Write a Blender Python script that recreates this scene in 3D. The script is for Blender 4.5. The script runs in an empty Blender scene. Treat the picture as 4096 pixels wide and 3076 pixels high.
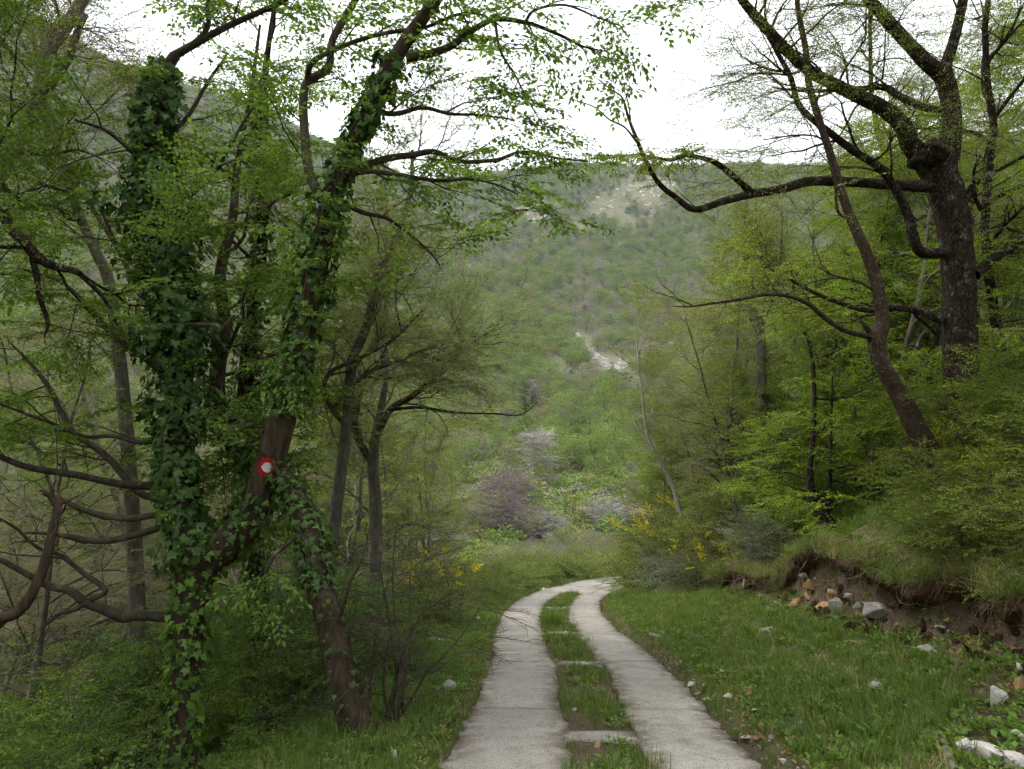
import bpy, bmesh, math, random
import numpy as np
from mathutils import Vector, Matrix
from mathutils.bvhtree import BVHTree

R0 = math.radians
rng = np.random.default_rng(11)
random.seed(11)
sc = bpy.context.scene
COL = sc.collection

# ------------------------------------------------------------------ camera, sky, sun, exposure
CAMZ, PITCH, FPX = 1.65, R0(3.0), 2841.0          # focal length in pixels of the 4096 px photograph
cam_d = bpy.data.cameras.new('camera'); cam = bpy.data.objects.new('camera', cam_d); COL.objects.link(cam)
cam.location = (0, 0, CAMZ); cam.rotation_euler = (R0(90) + PITCH, 0, 0)
cam_d.sensor_width = 36.0; cam_d.lens = 36.0 * FPX / 4096.0
cam_d.clip_start = 0.05; cam_d.clip_end = 6000
sc.camera = cam

SUN_EL, SUN_AZ = R0(55), R0(-75)                    # azimuth from +Y towards +X
w = bpy.data.worlds.new('World'); sc.world = w; w.use_nodes = True
nt = w.node_tree; nt.nodes.clear()
sky = nt.nodes.new('ShaderNodeTexSky'); sky.sky_type = 'NISHITA'; sky.sun_disc = False
sky.sun_elevation = SUN_EL; sky.sun_rotation = SUN_AZ; sky.air_density = 1.0; sky.dust_density = 2.0
bg = nt.nodes.new('ShaderNodeBackground'); bg.inputs['Strength'].default_value = 0.10
tc = nt.nodes.new('ShaderNodeTexCoord')
cn = nt.nodes.new('ShaderNodeTexNoise'); cn.inputs['Scale'].default_value = 2.2; cn.inputs['Detail'].default_value = 5
cr = nt.nodes.new('ShaderNodeMapRange'); cr.inputs[1].default_value = 0.30; cr.inputs[2].default_value = 0.62; cr.inputs[3].default_value = 0.70; cr.inputs[4].default_value = 0.97
mx = nt.nodes.new('ShaderNodeMix'); mx.data_type = 'RGBA'
mx.inputs['B'].default_value = (11.2, 11.5, 11.9, 1)   # the closed cloud layer
out = nt.nodes.new('ShaderNodeOutputWorld')
L = nt.links.new
L(tc.outputs['Generated'], cn.inputs['Vector']); L(cn.outputs['Fac'], cr.inputs[0]); L(cr.outputs[0], mx.inputs['Factor'])
L(sky.outputs[0], mx.inputs['A']); L(mx.outputs['Result'], bg.inputs['Color']); L(bg.outputs[0], out.inputs['Surface'])

sd_ = bpy.data.lights.new('sun', 'SUN'); sd_.energy = 1.5; sd_.angle = R0(12); sd_.color = (1.0, 0.96, 0.90)
sun = bpy.data.objects.new('sun', sd_); COL.objects.link(sun)
sdir = Vector((math.sin(SUN_AZ) * math.cos(SUN_EL), math.cos(SUN_AZ) * math.cos(SUN_EL), math.sin(SUN_EL)))
sun.rotation_euler = (-sdir).to_track_quat('-Z', 'Y').to_euler(); sun.location = sdir * 60

sc.view_settings.view_transform = 'Standard'; sc.view_settings.look = 'None'
sc.view_settings.exposure = 1.05; sc.view_settings.gamma = 1.0; sc.view_settings.use_curve_mapping = False
sc.render.engine = 'CYCLES'
cy = sc.cycles
cy.max_bounces = 5; cy.diffuse_bounces = 3; cy.glossy_bounces = 1; cy.transmission_bounces = 4; cy.volume_bounces = 1
cy.use_denoising = True; cy.use_adaptive_sampling = True; cy.adaptive_threshold = .035; cy.adaptive_min_samples = 32; cy.use_light_tree = False
try:
    cy.denoiser = 'OPENIMAGEDENOISE'; cy.denoising_prefilter = 'NONE'; cy.denoising_input_passes = 'RGB_ALBEDO_NORMAL'
except Exception:
    pass
cy.sample_clamp_indirect = 6.0
cy.caustics_reflective = False; cy.caustics_refractive = False

# ------------------------------------------------------------------ small maths helpers
def P(u, v, y):
    """photo pixel (4096 wide) at a distance y ahead -> world point"""
    a = (u - 2048.0) / FPX; t = (1538.0 - v) / FPX
    fy = math.cos(PITCH) - t * math.sin(PITCH); fz = math.sin(PITCH) + t * math.cos(PITCH)
    return np.array([a / fy * y, y, CAMZ + fz / fy * y])
def px(n, y):                                        # n photo pixels at distance y, in metres
    return n / FPX * y
def nrm(a):
    a = np.asarray(a, float); n = np.linalg.norm(a, axis=-1, keepdims=True)
    return a / np.maximum(n, 1e-9)
def sstep(a, b, x):
    t = np.clip((np.asarray(x, float) - a) / (b - a), 0, 1); return t * t * (3 - 2 * t)
_nz = np.random.default_rng(5)
_nd = [( _nz.uniform(0, 2 * math.pi), _nz.uniform(0, 6.28), _nz.uniform(.6, 1.7)) for _ in range(9)]
def noise2(x, y, s, k=0):
    o = 0.0
    for i, (a, p, f) in enumerate(_nd):
        o = o + np.sin((x * math.cos(a + k) + y * math.sin(a + k)) * f / s * 2.2 + p + k * 3.1)
    return o / 9 * 1.6
def catmull(pts, per=6):
    p = np.asarray(pts, float); p = np.vstack([2 * p[0] - p[1], p, 2 * p[-1] - p[-2]])
    o = []
    for i in range(1, len(p) - 2):
        for t in np.arange(per) / per:
            a, b, c, d = p[i - 1], p[i], p[i + 1], p[i + 2]
            o.append(.5 * (2 * b + (c - a) * t + (2 * a - 5 * b + 4 * c - d) * t * t + (3 * b - a - 3 * c + d) * t ** 3))
    o.append(p[-2]); return np.array(o)

# ------------------------------------------------------------------ meshes
def make_mesh(name, V, quads=None, tris=None, mats=(), mq=None, mt=None, vq=None, vt=None, smooth=False, vattr=None):
    me = bpy.data.meshes.new(name)
    V = np.asarray(V, np.float32)
    q = np.zeros((0, 4), np.int32) if quads is None or len(quads) == 0 else np.asarray(quads, np.int32)
    t = np.zeros((0, 3), np.int32) if tris is None or len(tris) == 0 else np.asarray(tris, np.int32)
    me.vertices.add(len(V)); me.vertices.foreach_set('co', V.ravel())
    nl = q.size + t.size; me.loops.add(nl)
    me.loops.foreach_set('vertex_index', np.concatenate([q.ravel(), t.ravel()]))
    nf = len(q) + len(t); me.polygons.add(nf)
    st = np.concatenate([np.arange(len(q)) * 4, len(q) * 4 + np.arange(len(t)) * 3]).astype(np.int32)
    me.polygons.foreach_set('loop_start', st)
    for m in mats: me.materials.append(m)
    mi = np.zeros(nf, np.int32)
    if mq is not None: mi[:len(q)] = mq
    if mt is not None: mi[len(q):] = mt
    me.polygons.foreach_set('material_index', mi)
    if smooth is not False:
        s = np.full(nf, True) if smooth is True else np.concatenate([np.full(len(q), smooth[0]), np.full(len(t), smooth[1])])
        me.polygons.foreach_set('use_smooth', s)
    if vq is not None or vt is not None:
        at = me.attributes.new('var', 'FLOAT', 'FACE')
        a = np.full(nf, .5, np.float32)
        if vq is not None: a[:len(q)] = vq
        if vt is not None: a[len(q):] = vt
        at.data.foreach_set('value', a)
    if vattr:
        for k, arr in vattr.items():
            at = me.attributes.new(k, 'FLOAT', 'POINT'); at.data.foreach_set('value', np.asarray(arr, np.float32))
    me.update(calc_edges=True); me.validate(verbose=False)
    return me
def obj(name, me, parent=None, loc=None, kind=None):
    o = bpy.data.objects.new(name, me); COL.objects.link(o)
    if parent is not None: o.parent = parent
    if loc is not None: o.location = loc
    if kind: o['kind'] = kind
    return o
def tag(o, label, cat=None, group=None, kind=None):
    o['label'] = label
    if cat: o['category'] = cat
    if group: o['group'] = group
    if kind: o['kind'] = kind
    return o
def thing(name, label, cat, loc=(0, 0, 0), rz=0., scale=1., group=None, tilt=None):
    o = bpy.data.objects.new(name, None); COL.objects.link(o); o.empty_display_size = .2
    o.location = tuple(float(c) for c in loc)
    o.rotation_euler = ((tilt[0], tilt[1], rz) if tilt else (0, 0, rz)); o.scale = (scale,) * 3 if np.isscalar(scale) else scale
    return tag(o, label, cat, group)
def place(proto, name, label, cat, loc, rz=0., scale=1., group=None, tilt=None):
    """one countable thing: an Empty with its own part objects (mesh data shared between look-alikes)"""
    o = thing(name, label, cat, loc, rz, scale, group, tilt)
    for pn, me in proto: obj(pn, me, o)
    return o

def tube(pts, rad, sides=8, lump=0., seed=0, twist=0.):
    pts = np.asarray(pts, float); n = len(pts); rad = np.broadcast_to(np.asarray(rad, float), (n,))
    t = nrm(np.gradient(pts, axis=0))
    ax = int(np.argmin(np.abs(t).max(0))); ref = np.zeros(3); ref[ax] = 1
    b = nrm(np.cross(t, ref)); c = np.cross(b, t)
    ph = np.arange(sides) / sides * 2 * math.pi
    rr = np.repeat(rad[:, None], sides, 1)
    if lump:
        g = np.random.default_rng(seed); s = np.arange(n)[:, None]
        k = sum(np.sin(m * ph[None] + g.uniform(0, 6.28) + s * g.uniform(-.35, .35)) * g.uniform(.4, 1) / (1 + .25 * m) for m in (1, 2, 3, 5, 7))
        rr = rr * (1 + lump * k * .55 + lump * .5 * g.normal(0, .4, (n, sides)))
    V = pts[:, None] + rr[..., None] * (np.cos(ph)[None, :, None] * b[:, None] + np.sin(ph)[None, :, None] * c[:, None])
    i = np.arange(n - 1)[:, None] * sides; j = np.arange(sides)[None]; j2 = (j + 1) % sides
    F = np.stack([i + j, i + j2, i + sides + j2, i + sides + j], -1).reshape(-1, 4)
    return V.reshape(-1, 3), F
class MB:
    def __init__(s): s.V, s.Q, s.M, s.n = [], [], [], 0
    def add(s, VF, m=0):
        V, F = VF; s.V.append(V); s.Q.append(F + s.n); s.M.append(np.full(len(F), m)); s.n += len(V)
    def mesh(s, name, mats, smooth=True):
        return make_mesh(name, np.vstack(s.V), np.vstack(s.Q), mats=mats, mq=np.concatenate(s.M), smooth=smooth)

def leaf_quads(base, d, n, size, wid=.5, fold=.12):
    base, d, n = np.asarray(base), nrm(d), nrm(n); size = np.asarray(size)[:, None]
    s = nrm(np.cross(n, d)); n = np.cross(d, s)
    l = base + .45 * size * d + .5 * wid * size * s + fold * size * n
    r = base + .45 * size * d - .5 * wid * size * s + fold * size * n
    V = np.stack([base, r, base + size * d, l], 1).reshape(-1, 3)
    return V, np.arange(len(base) * 4).reshape(-1, 4)

# ------------------------------------------------------------------ materials
def new_mat(name):
    m = bpy.data.materials.new(name); m.use_nodes = True; t = m.node_tree; t.nodes.clear()
    o = t.nodes.new('ShaderNodeOutputMaterial'); return m, t, o
def N(t, typ, **kw):
    n = t.nodes.new(typ)
    for k, v in kw.items(): setattr(n, k, v)
    return n
def mixc(t, fac, a, b, blend='MIX'):
    m = N(t, 'ShaderNodeMix', data_type='RGBA', blend_type=blend)
    for sck, val in (('Factor', fac), ('A', a), ('B', b)):
        if hasattr(val, 'links'): t.links.new(val, m.inputs[sck])
        else: m.inputs[sck].default_value = val if sck == 'Factor' else (*val, 1)
    return m.outputs['Result']
def leaf_mat(name, c1, c2, trans=.42, gloss=.012, rough=.45, c3=None):
    m, t, o = new_mat(name)
    c1 = tuple(k * .68 for k in c1); c2 = tuple(k * 1.22 for k in c2)
    at = N(t, 'ShaderNodeAttribute', attribute_name='var'); oi = N(t, 'ShaderNodeObjectInfo')
    ad = N(t, 'ShaderNodeMath', operation='MULTIPLY_ADD'); ad.inputs[1].default_value = .25
    t.links.new(oi.outputs['Random'], ad.inputs[0])
    mu = N(t, 'ShaderNodeMath', operation='MULTIPLY'); mu.inputs[1].default_value = .75
    t.links.new(at.outputs['Fac'], mu.inputs[0]); t.links.new(mu.outputs[0], ad.inputs[2])
    col = mixc(t, ad.outputs[0], c1, c2)
    df = N(t, 'ShaderNodeBsdfDiffuse'); tr = N(t, 'ShaderNodeBsdfTranslucent'); gl = N(t, 'ShaderNodeBsdfGlossy'); gl.inputs['Roughness'].default_value = rough
    t.links.new(col, df.inputs['Color'])
    tcol = mixc(t, 1.0, col, (1.35, 1.3, .75), 'MULTIPLY'); t.links.new(tcol, tr.inputs['Color'])
    m1 = N(t, 'ShaderNodeMixShader'); m1.inputs[0].default_value = trans
    t.links.new(df.outputs[0], m1.inputs[1]); t.links.new(tr.outputs[0], m1.inputs[2])
    m2 = N(t, 'ShaderNodeMixShader'); m2.inputs[0].default_value = gloss
    t.links.new(m1.outputs[0], m2.inputs[1]); t.links.new(gl.outputs[0], m2.inputs[2]); t.links.new(m2.outputs[0], o.inputs[0])
    return m
def surf_mat(name, c1, c2, scale=6., stretch=(1, 1, 1), rough=.9, bump=.4, bdist=.02, c3=None, s3=1.5, t3=.55, c4=None, coord='Object', spec=.05, crack=0):
    m, t, o = new_mat(name)
    tcn = N(t, 'ShaderNodeTexCoord'); mp = N(t, 'ShaderNodeMapping'); mp.inputs['Scale'].default_value = stretch
    t.links.new(tcn.outputs[coord], mp.inputs['Vector'])
    n1 = N(t, 'ShaderNodeTexNoise'); n1.inputs['Scale'].default_value = scale; n1.inputs['Detail'].default_value = 7; n1.inputs['Roughness'].default_value = .65
    t.links.new(mp.outputs[0], n1.inputs['Vector'])
    r1 = N(t, 'ShaderNodeMapRange'); r1.inputs[1].default_value = .32; r1.inputs[2].default_value = .68
    t.links.new(n1.outputs['Fac'], r1.inputs[0])
    col = mixc(t, r1.outputs[0], c1, c2)
    if c3:
        n3 = N(t, 'ShaderNodeTexNoise'); n3.inputs['Scale'].default_value = s3; n3.inputs['Detail'].default_value = 4
        t.links.new(tcn.outputs[coord], n3.inputs['Vector'])
        r3 = N(t, 'ShaderNodeMapRange'); r3.inputs[1].default_value = t3; r3.inputs[2].default_value = t3 + .12
        t.links.new(n3.outputs['Fac'], r3.inputs[0]); col = mixc(t, r3.outputs[0], col, c3)
    oi = N(t, 'ShaderNodeObjectInfo'); rr = N(t, 'ShaderNodeMapRange'); rr.inputs[3].default_value = .82; rr.inputs[4].default_value = 1.18
    t.links.new(oi.outputs['Random'], rr.inputs[0])
    hs = N(t, 'ShaderNodeHueSaturation'); t.links.new(rr.outputs[0], hs.inputs['Value']); t.links.new(col, hs.inputs['Color']); col = hs.outputs[0]
    b = N(t, 'ShaderNodeBsdfPrincipled'); t.links.new(col, b.inputs['Base Color']); b.inputs['Roughness'].default_value = rough
    b.inputs['Specular IOR Level'].default_value = spec
    hgt = n1.outputs['Fac']
    if crack:
        vo = N(t, 'ShaderNodeTexVoronoi', feature='DISTANCE_TO_EDGE'); vo.inputs['Scale'].default_value = crack
        nw = N(t, 'ShaderNodeMix', data_type='RGBA'); nw.inputs['Factor'].default_value = .06; t.links.new(mp.outputs[0], nw.inputs['A']); t.links.new(n1.outputs['Color'], nw.inputs['B'])
        t.links.new(nw.outputs['Result'], vo.inputs['Vector'])
        cv = N(t, 'ShaderNodeMapRange'); cv.inputs[1].default_value = .0; cv.inputs[2].default_value = .16; t.links.new(vo.outputs['Distance'], cv.inputs[0])
        dk = mixc(t, cv.outputs[0], tuple(.5 * a_ + .25 * b_ for a_, b_ in zip(c1, c2)), col); t.links.new(dk, b.inputs['Base Color'])
        mm = N(t, 'ShaderNodeMath', operation='MULTIPLY_ADD'); t.links.new(cv.outputs[0], mm.inputs[0]); mm.inputs[1].default_value = .7; t.links.new(n1.outputs['Fac'], mm.inputs[2]); hgt = mm.outputs[0]
    if bump:
        bp = N(t, 'ShaderNodeBump'); bp.inputs['Strength'].default_value = bump; bp.inputs['Distance'].default_value = bdist
        t.links.new(hgt, bp.inputs['Height']); t.links.new(bp.outputs[0], b.inputs['Normal'])
    t.links.new(b.outputs[0], o.inputs[0]); return m

M = {}
M['leaf_fresh'] = leaf_mat('leaf_fresh', (.075, .145, .018), (.155, .255, .038), trans=.40)
M['leaf_light'] = leaf_mat('leaf_light', (.15, .215, .038), (.27, .33, .075), trans=.5)
M['leaf_bud'] = leaf_mat('leaf_bud', (.17, .20, .06), (.30, .29, .11))
M['leaf_right'] = leaf_mat('leaf_right', (.115, .195, .018), (.225, .33, .042), trans=.55)
M['leaf_under'] = leaf_mat('leaf_under', (.06, .125, .022), (.125, .215, .04))
M['leaf_rose'] = leaf_mat('leaf_rose', (.10, .15, .022), (.18, .235, .038))
M['leaf_bramble'] = leaf_mat('leaf_bramble', (.13, .195, .045), (.25, .31, .09), gloss=.012)
M['leaf_grey'] = leaf_mat('leaf_grey', (.16, .20, .11), (.27, .31, .19), trans=.2)
M['leaf_dead'] = leaf_mat('leaf_dead', (.20, .11, .05), (.33, .20, .09), trans=.2)
M['ivy'] = leaf_mat('ivy', (.030, .072, .014), (.075, .145, .028), trans=.15, gloss=.02, rough=.4)
M['ivy_new'] = leaf_mat('ivy_new', (.10, .19, .025), (.17, .29, .04), trans=.35, gloss=.02, rough=.4)
M['far_green'] = leaf_mat('far_green', (.115, .185, .045), (.22, .295, .08), trans=.12, gloss=0)
M['far_bright'] = leaf_mat('far_bright', (.155, .245, .05), (.26, .35, .09), trans=.12, gloss=0)
M['far_dark'] = leaf_mat('far_dark', (.045, .09, .035), (.08, .145, .055), trans=.15, gloss=0)
M['far_grey'] = leaf_mat('far_grey', (.20, .18, .135), (.32, .285, .215), trans=.1, gloss=0)
M['far_olive'] = leaf_mat('far_olive', (.18, .20, .07), (.30, .31, .12), trans=.12, gloss=0)
M['far_purple'] = leaf_mat('far_purple', (.18, .155, .145), (.25, .215, .20), trans=.1, gloss=0)
M['far_orange'] = leaf_mat('far_orange', (.22, .17, .07), (.33, .23, .10), trans=.2, gloss=0)
M['blossom'] = leaf_mat('blossom', (.62, .62, .58), (.82, .82, .78), trans=.25, gloss=0)
M['flower'] = leaf_mat('flower', (.60, .48, .01), (.80, .68, .02), trans=.25, gloss=0)
M['twig'] = surf_mat('twig', (.06, .048, .036), (.115, .095, .075), 30, bump=0)
M['twig_grey'] = surf_mat('twig_grey', (.17, .155, .13), (.29, .27, .23), 30, bump=0)
M['twig_purple'] = surf_mat('twig_purple', (.155, .125, .118), (.235, .195, .185), 30, bump=0)
M['twig_pale'] = surf_mat('twig_pale', (.22, .205, .18), (.36, .34, .30), 30, bump=0)
M['bark_brown'] = surf_mat('bark_brown', (.034, .025, .018), (.100, .074, .052), 18, (1, 1, .16), bump=.8, bdist=.03, c3=(.13, .12, .09), s3=5, t3=.62)
M['bark_grey'] = surf_mat('bark_grey', (.085, .075, .060), (.19, .172, .145), 14, (1, 1, .35), bump=.7, bdist=.02, c3=(.22, .215, .185), s3=4, t3=.58)
M['bark_dark'] = surf_mat('bark_dark', (.035, .026, .02), (.095, .07, .052), 11, (1, 1, .35), bump=1., bdist=.06, c3=(.19, .18, .14), s3=6, t3=.57, crack=34)
M['bark_red'] = surf_mat('bark_red', (.072, .050, .036), (.135, .098, .070), 14, (1, 1, .5), bump=.8, bdist=.03, c3=(.19, .165, .13), s3=6, t3=.60, crack=30)
M['bark_limb'] = surf_mat('bark_limb', (.038, .030, .022), (.094, .078, .058), 14, (1, 1, .4), bump=.6, bdist=.02, c3=(.15, .145, .12), s3=5, t3=.60)
M['bark_pale'] = surf_mat('bark_pale', (.25, .235, .205), (.42, .40, .36), 14, (1, 1, .4), bump=.4)
M['wood_torn'] = surf_mat('wood_torn', (.16, .10, .06), (.30, .21, .14), 40, (1, 1, .1), bump=.6)
M['stone_white'] = surf_mat('stone_white', (.30, .28, .25), (.52, .50, .46), 9, bump=.6, bdist=.01, c3=(.30, .24, .16), s3=5, t3=.52)
M['stone_ochre'] = surf_mat('stone_ochre', (.24, .15, .075), (.42, .28, .15), 8, bump=.7, bdist=.012, c3=(.16, .10, .055), s3=6, t3=.56)
M['stone_grey'] = surf_mat('stone_grey', (.20, .19, .165), (.36, .345, .31), 9, bump=.7, bdist=.012, c3=(.10, .11, .07), s3=9, t3=.60)
M['gravel'] = surf_mat('gravel', (.20, .18, .15), (.42, .39, .34), 20, bump=0)
M['soil'] = surf_mat('soil', (.045, .026, .015), (.12, .075, .042), 14, bump=1., bdist=.05)
M['root'] = surf_mat('root', (.09, .062, .042), (.19, .145, .10), 30, bump=0)
M['red_paint'] = surf_mat('red_paint', (.34, .010, .014), (.48, .02, .025), 40, bump=.6, bdist=.004, rough=.6, c3=(.10, .03, .025), s3=70, t3=.60)
M['white_paint'] = surf_mat('white_paint', (.52, .51, .50), (.70, .69, .68), 40, bump=.7, bdist=.004, rough=.6, c3=(.30, .27, .24), s3=80, t3=.63)
M['can_red'] = surf_mat('can_red', (.40, .02, .03), (.5, .03, .04), 5, bump=0, rough=.35, spec=.5)
M['can_metal'] = surf_mat('can_metal', (.62, .62, .62), (.75, .75, .75), 5, bump=0, rough=.3, spec=.5)
M['grass'] = leaf_mat('grass', (.080, .145, .026), (.155, .222, .048), trans=.38, gloss=.01)
M['grass_dry'] = leaf_mat('grass_dry', (.24, .20, .10), (.38, .32, .17), trans=.25, gloss=.01)

# ------------------------------------------------------------------ terrain
RC = catmull([(.45, -30), (.5, -16), (.58, -6), (.65, 0), (.73, 5.4), (.84, 7.8), (.93, 10.2), (.92, 14.5), (1.2, 19.3), (1.9, 23.8), (2.9, 26.9), (4.9, 29.4), (8.5, 31.2), (14, 32.2), (22, 33.4), (34, 35)], 7)
RS = np.concatenate([[0], np.cumsum(np.linalg.norm(np.diff(RC, axis=0), axis=1))])
RS -= np.interp(0, RC[:60, 1], RS[:60])
def road_z(s):
    return np.where(s < 27, -.17 * s, -.17 * 27 - .09 * (s - 27))
def road_pos(s, o):
    x = np.interp(s, RS, RC[:, 0]); y = np.interp(s, RS, RC[:, 1])
    x2 = np.interp(s + .3, RS, RC[:, 0]); y2 = np.interp(s + .3, RS, RC[:, 1]); x1 = np.interp(s - .3, RS, RC[:, 0]); y1 = np.interp(s - .3, RS, RC[:, 1])
    tx, ty = x2 - x1, y2 - y1; l = np.hypot(tx, ty); tx, ty = tx / l, ty / l
    return np.stack([x + ty * o, y - tx * o, road_z(s) + 0 * o], -1)
def road_sd(x, y):
    """signed offset from the road's centre line (right positive) and arc length"""
    x = np.atleast_1d(np.asarray(x, float)).ravel(); y = np.atleast_1d(np.asarray(y, float)).ravel()
    D = np.full(len(x), 1e3); S = np.zeros(len(x))
    A = RC[:-1]; B = RC[1:] - A; LL = (B ** 2).sum(1)
    near = np.where((np.abs(x) < 70) & (y > -45) & (y < 80))[0]
    for c in range(0, len(near), 12000):
        ii = near[c:c + 12000]; ax = x[ii, None] - A[:, 0]; ay = y[ii, None] - A[:, 1]
        t = np.clip((ax * B[:, 0] + ay * B[:, 1]) / LL, 0, 1)
        dx = ax - t * B[:, 0]; dy = ay - t * B[:, 1]; d2 = dx * dx + dy * dy; k = d2.argmin(1); r = np.arange(len(ii))
        sg = np.sign(B[k, 1] * ax[r, k] - B[k, 0] * ay[r, k])
        D[ii] = np.sqrt(d2[r, k]) * sg; S[ii] = RS[k] + t[r, k] * np.sqrt(LL[k])
    return D, S
_cs = np.array([0, 3.5, 5, 7.5, 8.2, 9, 11, 12.3, 13, 14.2, 15.2, 16, 18.5, 19.3, 20.3, 21, 26.])
_ch = np.array([.1, .12, .45, .5, .5, .75, .75, .55, .25, .35, .35, .15, .1, .3, .3, .1, .05])
def cut_h(s):
    return sum(np.interp(s + k, _cs, _ch) for k in (-.25, 0, .25)) / 3 * (1 + .12 * np.sin(s * 4.3))
def cut_e(s):
    return 2.45 + .13 * np.sin(s * 1.1 + .5) + .10 * np.sin(s * 2.7) + .06 * np.sin(s * 6.1)
AZ = np.array([-180, -110, -60, -45, -35.8, -30, -19.5, -13.5, -7.4, -1.7, 4, 10.2, 15, 24, 39, 60, 110, 180.])
SK = np.array([.3, .36, .46, .49, .495, .45, .425, .378, .338, .358, .368, .358, .352, .335, .33, .33, .3, .3]) / .368
PR = np.array([0, 30, 70, 120, 180, 250, 320, 400, 480, 560, 650, 720, 820, 1600.])
PZ = np.array([-4, -6, -12.5, -10.5, -5, 9, 35, 71, 120, 179, 241, 258, 255, 150.])
def terr(x, y):
    sh = np.shape(x); x = np.asarray(x, float).ravel(); y = np.asarray(y, float).ravel()
    r = np.hypot(x, y); az = np.degrees(np.arctan2(x, y))
    k = np.interp(az, AZ, SK)
    # smooth profile
    zf = sum(np.interp(r * f, PR, PZ) for f in (.94, .97, 1., 1.03, 1.06)) / 5
    zf = np.where(zf > 0, zf * k, zf)
    hill = sstep(90, 300, r)
    gul = noise2(x, y, 95, .3)
    zf = zf + hill * (7 * gul + 3.5 * noise2(x, y, 38, 1.1) + 1.2 * noise2(x, y, 14, 2.)) * (1 - .5 * sstep(500, 640, r)) + (1 - hill) * sstep(40, 70, r) * 1.1 * noise2(x, y, 16, .7)
    z = zf.copy()
    n = np.where((r < 80))[0]
    if len(n):
        d, s = road_sd(x[n], y[n]); zr = road_z(s)
        e = np.abs(d) - 1.22
        ce = cut_e(s)
        br = .02 + .27 * np.clip(e, 0, ce) - .12 * np.exp(-(e - .3) ** 2 / .1) * 0 + cut_h(s) * sstep(0, .22, e - ce) + .60 * np.clip(e - ce - .1, 0, 9) + .33 * np.clip(e - ce - 9.1, 0, 30)
        br = br * (1 - .75 * sstep(24, 33, s)) 
        bl = -.01 - .07 * np.clip(e, 0, 1.1) - .40 * np.clip(e - 1.1, 0, 14) - .2 * np.clip(e - 15.1, 0, 30)
        bl = np.where(s > 22, bl * (1 - .45 * sstep(22, 30, s)), bl)
        h = np.where(d > 0, br, bl)
        rough = sstep(.1, 1.5, e)
        h = h + rough * (.07 * noise2(x[n], y[n], 1.3, .2) + .03 * noise2(x[n], y[n], .45, 1.4) + .10 * sstep(2, 6, e) * noise2(x[n], y[n], 3.5, .9))
        inn = np.where(np.abs(d) < .3, -.012 + .012 * noise2(x[n], y[n], .3, .5), -.06)
        inn = np.where(s > 24.6, -.06, inn)
        zn = zr + np.where(e < 0, inn, np.where(e < .12, -.06 + (h + .06) * e / .12, h))
        zn = np.clip(zn, -15, 40)
        wgt = sstep(36, 72, r[n])
        z[n] = zn * (1 - wgt) + zf[n] * wgt
    return z.reshape(sh)
def tz(x, y): return float(terr(np.array([x]), np.array([y]))[0])
_ys = np.geomspace(2.5, 1100, 1600)
def G(u, v):
    """where the sight line of a photo pixel meets the ground"""
    a = P(u, v, 1.0) - np.array([0, 0, CAMZ])
    z = terr(a[0] * _ys, _ys); zz = CAMZ + a[2] * _ys
    i = np.argmax(zz < z); yy = _ys[i]
    return np.array([a[0] * yy, yy, z[i]])

def ground_mat():
    m, t, o = new_mat('ground'); tcn = N(t, 'ShaderNodeTexCoord')
    def nz(s, d=6):
        n = N(t, 'ShaderNodeTexNoise'); n.inputs['Scale'].default_value = s; n.inputs['Detail'].default_value = d; n.inputs['Roughness'].default_value = .65
        t.links.new(tcn.outputs['Object'], n.inputs['Vector']); return n.outputs['Fac']
    def rmp(x, a, b):
        r = N(t, 'ShaderNodeMapRange'); r.inputs[1].default_value = a; r.inputs[2].default_value = b; t.links.new(x, r.inputs[0]); return r.outputs[0]
    grass = mixc(t, rmp(nz(3.), .35, .65), (.055, .085, .022), (.12, .12, .05))
    grass = mixc(t, rmp(nz(18), .45, .7), grass, (.09, .06, .035))
    soil = mixc(t, rmp(nz(9), .3, .7), (.05, .033, .021), (.135, .100, .068))
    soil = mixc(t, rmp(nz(60), .58, .66), soil, (.32, .28, .23))
    at = N(t, 'ShaderNodeAttribute', attribute_name='soil'); am = N(t, 'ShaderNodeAttribute', attribute_name='meadow'); ah = N(t, 'ShaderNodeAttribute', attribute_name='hill')
    hillc = mixc(t, rmp(nz(.06), .35, .65), (.10, .115, .055), (.17, .15, .10))
    hillc = mixc(t, rmp(nz(.35), .4, .7), hillc, (.13, .13, .07))
    hillc = mixc(t, rmp(nz(.022), .64, .70), hillc, (.24, .22, .18))
    c = mixc(t, at.outputs['Fac'], grass, soil); c = mixc(t, ah.outputs['Fac'], c, hillc)
    mead = mixc(t, rmp(nz(.5), .35, .65), (.10, .155, .04), (.16, .205, .06)); c = mixc(t, am.outputs['Fac'], c, mead)
    b = N(t, 'ShaderNodeBsdfPrincipled'); b.inputs['Roughness'].default_value = .95; b.inputs['Specular IOR Level'].default_value = .1
    bp = N(t, 'ShaderNodeBump'); bp.inputs['Strength'].default_value = .8; bp.inputs['Distance'].default_value = .05
    t.links.new(nz(25), bp.inputs['Height']); t.links.new(bp.outputs[0], b.inputs['Normal'])
    t.links.new(c, b.inputs['Base Color']); t.links.new(b.outputs[0], o.inputs[0]); return m
M['ground'] = ground_mat()
def corner(x, y, e): return sstep(-.25, .35, e - .95 - .52 * np.clip(y - 4.5, 0, 9) + .35 * noise2(x, y, .8, .9)) * (y < 9) * (y > 1)
MEADOW = [(G(2290, 1925), 5.5, 4.), (G(2250, 2000), 4.5, 4), (G(1830, 1995), 7, 2.5)]
def meadow_w(x, y):
    o = np.zeros(np.shape(x))
    for c, a, b in MEADOW:
        q = ((x - c[0]) / a) ** 2 + ((y - c[1]) / (b * 1.6)) ** 2 + .35 * noise2(x, y, 4.5, .4)
        o = np.maximum(o, 1 - sstep(.6, 1.2, q))
    return o
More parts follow.
